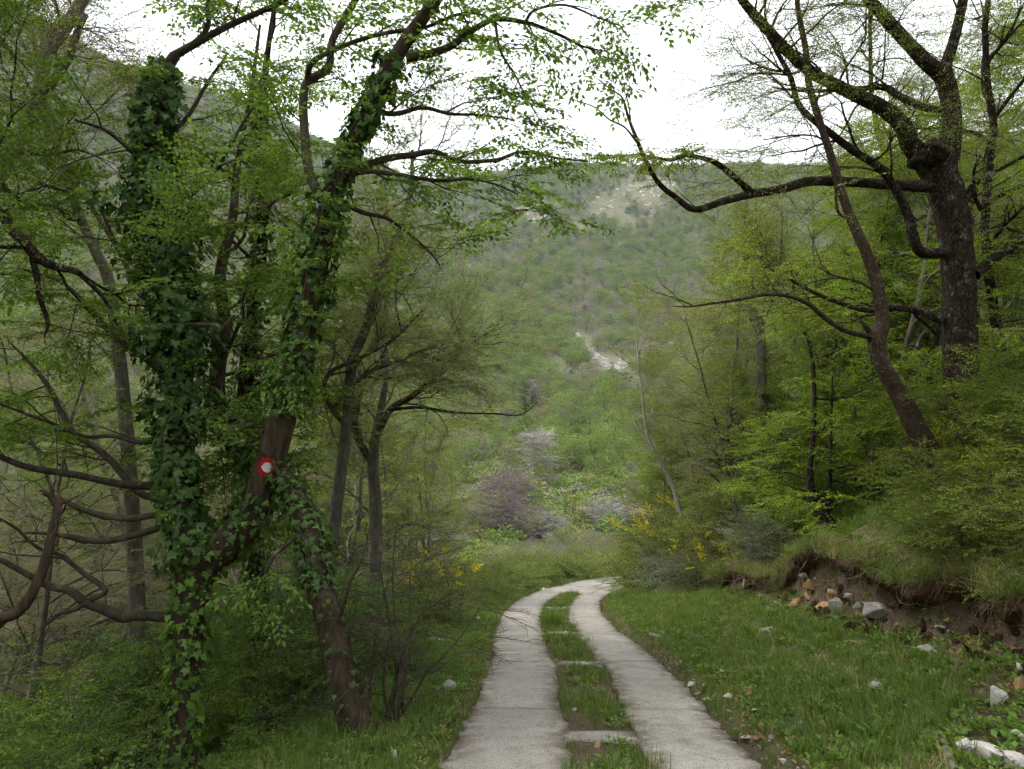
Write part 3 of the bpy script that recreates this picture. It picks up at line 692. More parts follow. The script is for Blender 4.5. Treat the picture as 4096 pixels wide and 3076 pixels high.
def far_rocks():
    g = np.random.default_rng(41); pos = []
    pts = [c for c, _ in SCREE]
    seq = [(0, 1), (1, 2), (2, 3), (3, 4), (4, 5), (5, 6), (4, 7), (7, 8), (8, 9)]
    for a, b in seq:
        wa, wb = SCREE[a][1], SCREE[b][1]
        for _ in range(260):
            t = g.random(); w_ = (wa + (wb - wa) * t) * .26; q = pts[a] + (pts[b] - pts[a]) * t; pos.append((q[0] + g.normal(0, w_ * .5), q[1] + g.normal(0, w_ * .8)))
    ns = len(pos)
    for c, w_ in CLIFF:
        for _ in range(45): pos.append((c[0] + g.normal(0, w_ * .55), c[1] + g.normal(0, w_ * .5)))
    pos = np.array(pos); z = terr(pos[:, 0], pos[:, 1]); n = len(pos)
    sc_ = np.where(np.arange(n) < ns, g.uniform(.5, 2.8, n) * g.uniform(.5, 1, n), g.uniform(2., 6.0, n)); rot = g.uniform(0, 6.28, (n, 3))
    o = scatter('hillside_scree', 'pale scree of broken rock running down the far hillside', ROCKS['stone_white'][:3] + ROCKS['stone_grey'][:1], np.c_[pos, z - np.where(np.arange(n) < ns, -.1, .12) * sc_], rot, sc_, g.integers(0, 4, n)); o['category'] = 'scree'
far_rocks()

# ------------------------------------------------------------------ valley trees and bushes, one by one
def on_ground(x, y, dz=0.): return (x, y, tz(x, y) + dz)
gv = np.random.default_rng(52)
def far_thing(proto, name, label, cat, u, v, scale=1., group=None, rz=None, sink=.1):
    c = G(u, v); return place(proto, name, label, cat, (c[0], c[1], c[2] - sink), gv.uniform(0, 6.28) if rz is None else rz, scale, group)
pale = bare_tree(401, 8, .24, M['far_grey'], M['bark_pale'], M['bark_pale'], 'farbare', 14, 7, 3, 1.0, .5, .3)
far_thing(pale, 'bare_tree', 'pale grey leafless tree with spreading white branches above the purple bushes', 'tree', 2125, 1960, 1.15)
def dome(seed, H, W, leaf, twig, kind='farbare', nst=34, size=.75, n2=5, ns=3): return auto_shrub(seed, H, W, leaf, twig, kind, nst, n2, ns, size, .03, None, None, .75, .0, 'crown', 'stems')
pur = dome(410, 4.2, 5.2, M['far_purple'], M['twig_purple'], 'farbare', 60, .55)
far_thing(pur, 'purple_bush', 'dome-shaped leafless bush with reddish purple twigs, the lower of the two', 'bush', 2010, 2150, 1.35)
far_thing(pur, 'purple_bush', 'rounded leafless bush with dusky purple twigs, the upper of the two', 'bush', 2040, 2030, 1.3)
blo = auto_shrub(420, 4.5, 3.4, M['blossom'], M['twig'], 'farbloom', 12, 5, 3, .62, .04, None, None, .5, 0., 'crown', 'stems')
far_thing(blo, 'blossoming_tree', 'white blossoming tree beside the dense green grove', 'tree', 2165, 1770, .8)
far_thing(blo, 'blossoming_bush', 'small bush thick with white blossom on the meadow slope', 'bush', 2220, 2040, .7)
far_thing(blo, 'blossoming_tree', 'pale blossoming tree low on the hillside left of the dark pine', 'tree', 1890, 1620, .8)
greyb = dome(430, 3.6, 4.4, M['far_grey'], M['twig_pale'], 'farbare', 40, .6)
far_thing(greyb, 'grey_bush', 'silvery leafless bush right of the bright meadow', 'bush', 2420, 2115, 1.0)
far_thing(greyb, 'grey_bush', 'grey leafless bush behind the right shoulder of the bank', 'bush', 2530, 2120, 1.0)
far_thing(greyb, 'grey_bush', 'small grey leafless bush right of the purple bushes', 'bush', 2180, 2150, .8)
org = dome(440, 3.0, 3.4, M['far_orange'], M['twig'], 'farbud', 22, .55)
far_thing(org, 'budding_bush', 'bush with orange buds behind the brambles at the bend', 'bush', 2425, 2255, 1.0)
far_thing(org, 'budding_bush', 'low orange-brown bush behind brambles left of the bend', 'bush', 2240, 2245, .4)
PINE = []
def pine(seed, H):
    b = TB(seed); g = b.g; tr = grow(g, (0, 0, -.2), (0, 0, 1), H, 8, .03); b.limb(tr, np.linspace(.14, .03, 9), 6)
    b.ramify(tr, np.linspace(.14, .03, 9), [dict(n=40, t0=.12, L=(1.2, 2.2), ang=(1.1, 1.5), taper=.8, flat=.5, wander=.12, sides=3, seg=4, spray='far', ns=4, size=.8)])
    return b.parts(M['far_dark'], M['twig'], M['bark_dark'])
PINE = pine(450, 6.5)
far_thing(PINE, 'pine_tree', 'dark blue-green pine standing among paler trees on the slope', 'tree', 2095, 1655, 1.5)
far_thing(PINE, 'pine_tree', 'small dark pine beside the pale scree', 'tree', 2450, 1500, .8)
# the grove of rounded green trees
grove = [puff_tree(460 + i, 9 + i, 8.5, 3000, .24, M['far_green'] if i % 2 else M['far_bright'], M['twig'], nl=18) for i in range(4)]
gl = [(2300, 1720, 1.0), (2420, 1720, 1.15), (2520, 1730, 1.0), (2350, 1800, 1.05), (2450, 1830, 1.1), (2560, 1840, 1.0), (2300, 1880, .8), (2400, 1900, .9), (2500, 1920, .95), (2600, 1780, 1.0), (2240, 1650, .9), (2160, 1530, 1.0), (2130, 1440, 1.1), (2190, 1400, 1.0), (2010, 1380, 1.0), (2100, 1330, 1.1), (2050, 1450, .9)]
for i, (u, v, s_) in enumerate(sorted(gl)):
    far_thing(grove[i % 4], 'grove_tree', 'rounded fresh green tree in the grove near the scree, %s from the left' % ordinal(i + 1), 'tree', u, v, s_, 'rounded green trees of the grove')
MID = {'green': grove[:2] + PF['green'], 'bright': [grove[1], grove[2]] + PF['bright'], 'bare': PF['bare'], 'bud': PF['bud'], 'olive': PF['olive'], 'dark': PF['dark']}
MLAB = {'green': 'mid green leafy tree on the lower slope of the valley', 'bright': 'bright yellow-green leafy tree on the lower slope of the valley', 'bare': 'grey leafless tree on the lower slope of the valley',
        'bud': 'slender tree with olive spring buds on the lower slope of the valley', 'olive': 'round olive-coloured tree on the lower slope of the valley', 'dark': 'low dark evergreen tree on the lower slope of the valley'}
MNAM = {'green': 'leafy_tree', 'bright': 'leafy_tree', 'bare': 'bare_tree', 'bud': 'budding_tree', 'olive': 'round_tree', 'dark': 'evergreen_tree'}
def valley_trees():
    g = np.random.default_rng(61); pts = []; cnt = {}
    tries = 0
    while len(pts) < 470 and tries < 9000:
        tries += 1
        az = math.radians(g.uniform(-37, 24)); r = math.sqrt(g.uniform(50 ** 2, 238 ** 2)); x, y = r * math.sin(az), r * math.cos(az)
        if meadow_w(np.array([x]), np.array([y]))[0] > .15: continue
        if scree_d(np.array([x]), np.array([y]))[0] < 1.1: continue
        if -.10 < az < .17 and r < 140: continue
        if any((x - a) ** 2 + (y - b) ** 2 < 4.3 ** 2 for a, b in pts): continue
        pts.append((x, y))
    pts = np.array(pts); az = np.degrees(np.arctan2(pts[:, 0], pts[:, 1])); r = np.hypot(*pts.T)
    for (x, y), a, rr in zip(pts, az, r):
        u = g.random()
        if a < 4 and rr < 150: k = 'bud' if u < .5 else 'bare' if u < .72 else 'green' if u < .85 else 'olive'
        else: k = 'green' if u < .34 else 'bright' if u < .48 else 'bud' if u < .68 else 'bare' if u < .82 else 'olive' if u < .93 else 'dark'
        p = MID[k][int(g.integers(len(MID[k])))]
        s_ = g.uniform(.55, .95) * (.62 if rr < 85 else 1)
        place(p, MNAM[k], MLAB[k], 'tree', on_ground(x, y, -.15), g.uniform(0, 6.28), s_, 'trees on the lower valley slope, ' + k)
valley_trees()
for i, (u, v, k, s_, l) in enumerate([
   (1760, 1900, 'bud', .8, 'tall slender olive-budded tree left of the pale bare tree'), (1840, 1890, 'bud', .85, 'slender budding tree in the row left of the pale bare tree'), (1930, 1880, 'bud', .8, 'slender budding tree just left of the pale bare tree'), (2000, 1870, 'bud', .75, 'budding tree close behind the pale bare tree'), (1680, 1920, 'bud', .8, 'budding tree at the left end of the slender row'),
   (2330, 1880, 'green', .55, 'small green tree above the bright meadow'), (2390, 1930, 'green', .55, 'dark green tree at the right edge of the meadow'), (2440, 2010, 'bright', .5, 'rounded pale green tree right of the meadow'), (2500, 1960, 'bare', .6, 'grey leafless tree right of the meadow'), (2210, 1860, 'olive', .6, 'olive round tree above the pale tree'), (2160, 1990, 'bright', .4, 'narrow bright green tree between purple bushes and meadow'), (1900, 2060, 'green', .35, 'green bush left of the purple bushes'), (1830, 2100, 'olive', .45, 'olive bush farther left of the purple bushes'), (2540, 2050, 'bare', .55, 'grey leafless tree behind the shoulder of the right bank'), (2310, 2010, 'dark', .28, 'small dark juniper on the meadow'), (2270, 2070, 'dark', .25, 'low dark bush on the lower meadow'), (2330, 2240, 'olive', .32, 'broom-like grey-green bush behind the bend')]):
    far_thing(MID[k][i % len(MID[k])], MNAM[k], l, 'tree' if 'tree' in l else 'bush', u, v, s_)
def valley_scrub():
    g = np.random.default_rng(71); n = 5200
    az = np.radians(g.uniform(-42, 30, n)); r = np.sqrt(g.uniform(62 ** 2, 240 ** 2, n)); x, y = r * np.sin(az), r * np.cos(az)
    d, s = road_sd(x, y)
    k = (meadow_w(x, y) < .2) & (scree_d(x, y) > .9) & (np.abs(d) > 4); x, y, r = x[k], y[k], r[k]; n = len(x)
    pr = [join_parts(puff_tree(470 + i, 1.7, 2.2, 500, .14, M[m_], M['twig'], nl=7, z0=.05), 'scrub') for i, m_ in enumerate(('far_olive', 'far_green', 'far_grey', 'far_bright', 'far_orange', 'far_purple'))]
    w_ = g.choice(6, n, p=[.32, .36, .13, .16, .0, .03]); rot = np.zeros((n, 3)); rot[:, 2] = g.uniform(0, 6.28, n)
    o = scatter('valley_scrub', 'low mixed scrub covering the valley floor between the trees', pr, np.stack([x, y, terr(x, y) - .1], -1), rot, g.uniform(.6, 1.5, n) * (1 + .5 * sstep(60, 120, r)), w_); o['category'] = 'scrub'
valley_scrub()

# ------------------------------------------------------------------ the nearer wood: trees copied from a few grown kinds
AT = {}
AT['leafy'] = [auto_tree(500 + i, 9.5 + i, .11, M['leaf_fresh'], M['twig'], M['bark_grey'], 'leafy', 18, 6, 4, .10, (1.6, 3.4), (.6, 1.4), 1., .22) for i in range(3)]
AT['budding'] = [auto_tree(510 + i, 8.5 + i, .09, M['leaf_bud'], M['twig_grey'], M['bark_grey'], 'sparse', 17, 6, 4, .08, (1.5, 3.2), (.6, 1.5), 1.1, .15) for i in range(3)]
AT['light'] = [auto_tree(520 + i, 8. + i, .09, M['leaf_light'], M['twig'], M['bark_grey'], 'fine', 17, 6, 4, .1, (1.4, 3.0), (.6, 1.4), 1.05, .15) for i in range(2)]
AT['right'] = [auto_tree(530 + i, 8.5 + i, .10, M['leaf_right'], M['twig'], M['bark_dark'], 'leafy', 19, 6, 4, .1, (1.5, 3.4), (.7, 1.4), 1., .12, 8, .35, .08) for i in range(3)]
AT['stem'] = [auto_tree(540 + i, 12. + i, .12, M['leaf_light'], M['twig_grey'], M['bark_dark'], 'sparse', 22, 6, 3, .06, (1.6, 3.4), (.7, 1.5), 1.1, .25, 8, .8, .35) for i in range(2)]
AT['bare'] = [auto_tree(550 + i, 8., .08, M['leaf_bud'], M['twig_grey'], M['bark_pale'], 'bare', 18, 7, 3, .1, (1.4, 3.0), (.6, 1.4), 1., .15) for i in range(2)]
SH = {}
SH['under'] = [auto_shrub(560 + i, 1.7, 1.7, M['leaf_under'], M['twig'], 'leafy', 10, 5, 3, .85) for i in range(3)]
SH['lush'] = [auto_shrub(570 + i, 2.0, 2.0, M['leaf_right'], M['twig'], 'leafy', 11, 5, 3, .9) for i in range(2)]
SH['olive'] = [auto_shrub(580 + i, 1.6, 1.9, M['leaf_light'], M['twig'], 'fine', 12, 6, 3, .8) for i in range(2)]
SH['thicket'] = [auto_shrub(590 + i, 1.8, 1.8, M['leaf_bud'], M['twig_grey'], 'bare', 14, 6, 3, .7) for i in range(2)]
SH['bramble'] = [auto_shrub(600 + i, .9, 1.8, M['leaf_bramble'], M['twig'], 'bramble', 14, 5, 3, .75, .012, None, None, .9, -.12) for i in range(3)]
SH['broom'] = [auto_shrub(610, 1.6, 1.5, M['leaf_right'], M['twig'], 'broom', 16, 6, 3, .8, .014, {'flower': 2}, 1, .5)]
SH['sage'] = [auto_shrub(615, 1.0, 1.0, M['leaf_grey'], M['twig_grey'], 'fine', 14, 4, 3, .6, .01)]
SH['rose'] = [auto_shrub(620 + i, 1.7, 2.0, M['leaf_rose'], M['bark_red'], 'rose', 13, 6, 4, .85, .014, None, None, .8, -.10) for i in range(2)]
def trees_of(kind, label, group, spots, lo=.85, hi=1.15, name='woodland_tree', seed=0, cat='tree', seen=True):
    g = np.random.default_rng(seed + 900)
    src = AT.get(kind) or SH[kind]
    spots = sorted((q for q in spots if not seen or (q[1] > 1 and -420 < uof(*q) < 4520)), key=lambda q: uof(*q))
    for k, (x, y) in enumerate(spots):
        s_ = g.uniform(lo, hi)
        place(src[int(g.integers(len(src)))], name, label + (', %s from the left' % ordinal(k + 1) if seen else ', %s of its group' % ordinal(k + 1)), cat, on_ground(x, y, -.05), g.uniform(0, 6.28), s_, group, (g.normal(0, .05), g.normal(0, .05)))
def spots(n, fx, fy, seed, dmin, ok=None, tries=4000):
    g = np.random.default_rng(seed); o = []
    for _ in range(tries):
        if len(o) >= n: break
        x, y = g.uniform(*fx), g.uniform(*fy)
        if ok and not ok(x, y): continue
        if any((x - a) ** 2 + (y - b) ** 2 < dmin ** 2 for a, b in o): continue
        o.append((x, y))
    return o
def sdv(x, y):
    d, s = road_sd([x], [y]); return d[0], s[0]
HERO = [(-3.5, 7.5), (-1.36, 6.6), (-3.6, 10.2), (-2.5, 11.), (-2.6, 13.)]
def okL(x, y): return sdv(x, y)[0] < -3.2 and uof(x, y) < 1650 + 8 * (y - 10) and all((x - a) ** 2 + (y - b) ** 2 > .8 for a, b in HERO) and (y > 9.5 or x < -5.4) and not (y < 14 and abs(x / max(y, .1) + .50) < .04)
trees_of('leafy', 'leafy green tree in the wood behind the ivy-clad trees', 'leafy trees of the left wood', spots(12, (-20, -3), (8.5, 34), 1, 2.1, okL), .8, 1.15, 'woodland_tree', 1)
trees_of('budding', 'thin grey tree with sparse yellowish buds in the left wood', 'budding trees of the left wood', spots(22, (-17, -1.5), (10, 36), 2, 2.2, okL), .8, 1.1, 'budding_tree', 2)
trees_of('light', 'slender tree with small pale green leaves in the left wood', 'pale green trees of the left wood', spots(16, (-12, -1.5), (13, 34), 3, 2.0, okL), .75, 1.05, 'woodland_tree', 3)
trees_of('bare', 'bare grey tree far down in the left wood', 'bare trees of the left wood', spots(26, (-28, -6), (16, 44), 4, 2.1, lambda x, y: sdv(x, y)[0] < -6), .8, 1.1, 'bare_tree', 4)
trees_of('leafy', 'leafy tree added outside the view beside the camera for shade', 'added shade trees beside and behind the viewpoint', [(-7.2, 4.6), (-9.5, 3.5), (-2.3, -2.4), (-5.5, -1.5), (-3.2, -5.5), (-8, -4)], .95, 1.15, 'woodland_tree', 5, 'tree', False)  # added trees beyond the frame, put in to shade the near lane
trees_of('under', 'dense dark green shrub of the undergrowth below the ivy-clad trees', 'undergrowth shrubs of the left wood', spots(75, (-17, -2.2), (5.2, 24), 6, .95, lambda x, y: sdv(x, y)[0] < -3.4 and (y > 8.3 or uof(x, y) < 420) and uof(x, y) < 1500), .7, 1.25, 'undergrowth_shrub', 6, 'shrub')
trees_of('lush', 'bright green shrub at the foot of the slim grey trees', 'green shrubs left of the lane', spots(20, (-7, -1.2), (8.5, 22), 7, 1.1, lambda x, y: -6.5 < sdv(x, y)[0] < -2.6 and uof(x, y) < 1800), .5, .85, 'green_shrub', 7, 'shrub')
trees_of('thicket', 'tangled leafless thicket on the slope left of the lane', 'leafless thickets left of the lane', spots(18, (-16, -1.), (12, 40), 8, 1.2, lambda x, y: sdv(x, y)[0] < -3.2 and uof(x, y) < 1950), .7, 1.2, 'thicket', 8, 'thicket')
trees_of('olive', 'yellowish green bush on the verge slope left of the lane', 'olive bushes left of the lane', spots(26, (-8, 0.5), (13, 34), 9, 1.2, lambda x, y: -8 < sdv(x, y)[0] < -3.0), .6, .95, 'olive_bush', 9, 'bush')
# brambles round the bend
trees_of('bramble', 'low bramble mound on the verge behind the bend of the lane', 'brambles round the bend', spots(70, (-3.5, 14), (20, 38), 10, .75, lambda x, y: -4.6 < sdv(x, y)[0] < -1.9), .6, 1.1, 'bramble', 10, 'bramble')
trees_of('olive', 'yellowish green bush behind the brambles at the bend', 'bushes behind the brambles', spots(26, (-6, 14), (30, 44), 11, 1.3, lambda x, y: -9.5 < sdv(x, y)[0] < -4.2), .55, 1., 'olive_bush', 11, 'bush')
trees_of('thicket', 'brown leafless thicket behind the brambles at the bend', 'thickets behind the brambles', spots(16, (-8, 12), (33, 48), 12, 1.6, lambda x, y: -14 < sdv(x, y)[0] < -5), .8, 1.3, 'thicket', 12, 'thicket')
# right bank
def okR(x, y, a=4.2, b=16): d, s = sdv(x, y); return a < d < b and s < 31
trees_of('right', 'fresh green layered tree on the bank above the lane', 'green trees on the right bank', spots(22, (4, 20), (9, 30), 13, 1.9, lambda x, y: okR(x, y, 6.6, 17) and uof(x, y) > 2860), .62, 1.0, 'bank_tree', 13)
trees_of('stem', 'tall dark-stemmed tree with thin pale leaves behind the gnarled tree', 'tall trees behind the gnarled tree', spots(11, (8, 26), (12, 30), 14, 2.0, lambda x, y: okR(x, y, 7.5, 22) and uof(x, y) > 3250), .85, 1.15, 'tall_tree', 14)
trees_of('budding', 'grey budding tree standing above the shoulder of the right bank', 'budding trees on the right bank', spots(13, (4.5, 15), (17, 34), 15, 1.8, lambda x, y: okR(x, y, 4.6, 15) and uof(x, y) > 2640), .55, .95, 'budding_tree', 15)
trees_of('right', 'leafy tree added on the bank outside the view for shade', 'added shade trees beside and behind the viewpoint on the bank', [(6.5, 3.5), (7.6, 6.0), (5.2, -2.5), (8.5, -.5), (2.7, -2.8)], .95, 1.1, 'bank_tree', 16, 'tree', False)  # off-frame trees added on the bank so their crowns darken the foreground
trees_of('lush', 'bright green shrub on the slope above the earth bank', 'green shrubs on the right bank', spots(40, (4, 16), (9, 30), 17, 1.1, lambda x, y: okR(x, y, 6.4, 13) and uof(x, y) > 2700), .4, .8, 'green_shrub', 17, 'shrub')
trees_of('olive', 'yellowish green bush on the shoulder of the bank at the bend', 'bushes on the shoulder of the bank', spots(30, (3.5, 12), (17, 30), 18, 1.0, lambda x, y: okR(x, y, 4.4, 9) and y > 16.5), .5, .9, 'olive_bush', 18, 'bush')
def gthing(proto, name, label, cat, x, y, s_, group=None, rz=0., dz=-.05): return place(proto, name, label, cat, on_ground(x, y, dz), rz, s_, group)
c = P(2690, 2000, 21); gthing(SH['broom'][0], 'broom_bush', 'broom bush full of yellow flowers on the shoulder of the right bank', 'bush', c[0], 21, 1.45)
c = P(2800, 2200, 17); gthing(SH['broom'][0], 'broom_bush', 'sparse broom with few yellow flowers on the grassy bank', 'bush', c[0], 17, .8, rz=2.)
c = P(1790, 2400, 15.5); gthing(SH['broom'][0], 'broom_bush', 'broom bush with yellow flowers on the verge left of the lane', 'bush', c[0], 15.5, .95, rz=1.)
c = P(3790, 1300, 10.); gthing(SH['broom'][0], 'broom_bush', 'broom with yellow flowers in front of the gnarled trunk', 'bush', c[0] - .1, 9.9, .7, rz=4.)
for i, (u, y, s_) in enumerate(((2640, 20, 1.2), (2720, 18, 1.0), (3010, 14.5, 1.2), (2600, 23, 1.0))):
    c = P(u, 2100, y); gthing(SH['sage'][0], 'grey_leaved_bush', ('silver-grey leaved bush below the yellow broom', 'silver-grey low bush on the grassy bank right of the broom', 'grey-green bush under the trees in the middle of the bank', 'small grey-leaved bush beside the bend, against the bank')[i], 'bush', c[0], y, s_, rz=i)
for i, (x, y, s_, l) in enumerate(((5.75, 7.5, .85, 'arching rose bush with brownish green leaves overhanging the earth bank'), (5.0, 6.0, .75, 'arching brownish bush overhanging the hollow at the right edge'), (6.7, 9.0, .95, 'tall brown-twigged bush in front of the leaning red trunk'), (7.1, 10.4, .95, 'brown-twigged bush at the foot of the gnarled tree'), (6.0, 5.8, 1.05, 'dark leafy bush at the upper right edge of the hollow'), (4.95, 7.7, .62, 'low bush with brownish leaves hanging over the eroded bank'), (5.3, 8.6, .66, 'bush with brownish leaves growing on the lip of the bank'))):
    gthing(SH['rose'][i % 2], 'rose_bush', l, 'bush', x, y, s_, rz=i * 1.3)

trees_of('light', 'pale green tree rising behind the yellow broom', 'pale green trees above the bend', [(4.6, 23.5), (5.3, 21.5), (6.0, 24.5), (5.6, 18.5), (6.9, 21), (7.6, 24), (6.4, 16.5), (4.7, 25.8), (7.9, 18.2)], .5, .75, 'pale_tree', 31)
trees_of('light', 'tall thin-leaved tree whose fine twigs fill the sky right of centre', 'tall trees right of centre', [(6.0, 19.5), (7.2, 17), (8.4, 21), (7.2, 14.6), (6.2, 23.5)], .95, 1.2, 'tall_tree', 32)
trees_of('olive', 'small yellowish bush on the inner side of the bend', 'bushes inside the bend', [(5.4, 26.6), (6.4, 27.4), (5.0, 25.2), (7.6, 28.0)], .5, .7, 'olive_bush', 33, 'bush')

trees_of('olive', 'large yellowish green bush rising from the bank at the bend', 'large bushes at the bend', [(4.6, 26.8), (4.3, 24.4), (5.2, 22.6), (4.6, 20.8), (6.0, 20.0), (5.6, 25.4), (6.6, 23.0), (5.4, 18.2), (6.6, 17.6)], .95, 1.3, 'olive_bush', 34, 'bush')
trees_of('lush', 'large fresh green bush under the trees on the bank', 'large bushes on the bank', [(6.2, 15.6), (7.2, 14.4), (7.8, 16.4), (7.0, 19.0), (8.4, 13.2), (7.4, 12.0), (8.8, 11.4)], .9, 1.25, 'green_shrub', 35, 'shrub')
trees_of('olive', 'yellow-green shrub at the edge of the left verge', 'shrubs along the left verge', [(-2.6, 12.2), (-3.2, 13.8), (-2.4, 15.2), (-2.9, 16.8), (-2.0, 18.4), (-2.6, 20.2), (-1.2, 22.2), (-2.2, 24), (-.6, 25.6), (-1.8, 27.5)], .6, .95, 'olive_bush', 36, 'bush')

trees_of('right', 'low bright green tree filling the bank right of the bend', 'bright trees right of the bend', [(5.2, 24.8), (5.9, 22.2), (6.2, 19.4), (6.9, 17.2), (7.2, 20.4), (7.9, 15.4), (8.0, 18.4), (6.9, 24.6), (8.8, 16.8)], .42, .62, 'bank_tree', 37)

trees_of('budding', 'thin dark sapling standing in the lower left undergrowth', 'saplings of the lower left wood', spots(15, (-15, -5), (9.5, 19), 51, 1.5, lambda x, y: sdv(x, y)[0] < -4.6 and uof(x, y) < 1150), .5, .8, 'sapling', 51)
trees_of('under', 'dark shrub farther down the slope in the left wood', 'shrubs farther down the left slope', spots(36, (-20, -5), (11, 27), 52, 1.2, lambda x, y: sdv(x, y)[0] < -5.5 and uof(x, y) < 1300), .9, 1.5, 'undergrowth_shrub', 52, 'shrub')

# ------------------------------------------------------------------ the hero trees, limb by limb
def path(pts, per=5):
    """[(u, v, distance, width in photo px)] -> smooth 3-D limb with radii"""
    c = np.array([np.append(P(u, v, y), px(w_, y) / 2) for u, v, y, w_ in pts]); q = catmull(c, per); return q[:, :3], np.maximum(q[:, 3], .003)
LV_TWIG = [dict(per=3.2, t0=.1, L=(.3, .95), ang=(.4, 1.1), wander=.25, sides=3, seg=5, rmax=.006), dict(n=3, t0=.2, L=(.12, .4), ang=(.4, 1.), wander=.2, sides=3, seg=3, rmax=.003)]
LV_NEAR = [dict(per=2.9, t0=.15, L=(.5, 1.2), ang=(.5, 1.1), flat=.5, wander=.2, sides=3, seg=4, rmax=.012, spray='near', ns=4, size=.95)]
LV_THICK = [dict(per=1.7, t0=.3, L=(.9, 2.0), ang=(.5, 1.2), flat=.7, wander=.2, sides=4, seg=6, rmax=.03, spray='near', ns=2, st0=.7), dict(n=4, t0=.2, L=(.5, 1.), ang=(.5, 1.1), flat=.5, wander=.2, sides=3, seg=4, spray='near', ns=4, size=.95)]
LV_DEAD = [dict(per=1.6, t0=.4, L=(.4, 1.2), ang=(.4, 1.0), wander=.22, sides=3, seg=5, rmax=.012)]
def build_hero(name, label, base, limbs, leaf, twig, bark, seed, cat='tree', extra_sprays=None):
    """limbs: [(part name, points, sides, lump, ramify levels or None)]; every main limb is a part of its own"""
    root = thing(name, label, cat, base); b0 = np.array(base, float); inv = Matrix.Translation(-Vector(base))
    cb = TB(seed); paths = []
    for i, (pn, pts, sides, lump, lev) in enumerate(limbs):
        p, r = path(pts); paths.append((p, r)); one = TB(seed * 17 + i)
        one.limb(p - b0, r, sides, lump)
        tip = nrm(p[-1] - p[-2]); one.limb(np.array([p[-1], p[-1] + tip * r[-1] * .5]) - b0, np.array([r[-1], .0008]), sides)
        if lev:
            tmp = TB(seed * 31 + i); tmp.ramify(p - b0, r, lev); one.W.V += tmp.W.V; one.W.Q += [q + one.W.n for q in tmp.W.Q]; one.W.M += tmp.W.M
            for k_, l_ in tmp.sp.items(): cb.sp.setdefault(k_, []).extend(l_)
        if pn == 'branch' and sides > 5:
            tmp = TB(seed * 53 + i); tmp.ramify(p - b0, r, LV_TWIG); one.W.V += tmp.W.V; one.W.Q += [q + one.W.n for q in tmp.W.Q] if not lev else [q + sum(len(v_) for v_ in one.W.V[:-len(tmp.W.V)]) for q in tmp.W.Q]; one.W.M += tmp.W.M
        obj(pn, one.W.mesh(pn, [M['bark_limb'] if pn == 'branch' and bark not in (M['bark_red'], M['bark_dark']) else bark]), root)
    if extra_sprays: extra_sprays(cb, paths, b0)
    c = cb.crown('crown', leaf, twig)
    if c: obj('crown', c, root)
    return root, paths
B1 = P(735, 3140, 7.5); B1[2] = tz(B1[0], 7.5) - .1
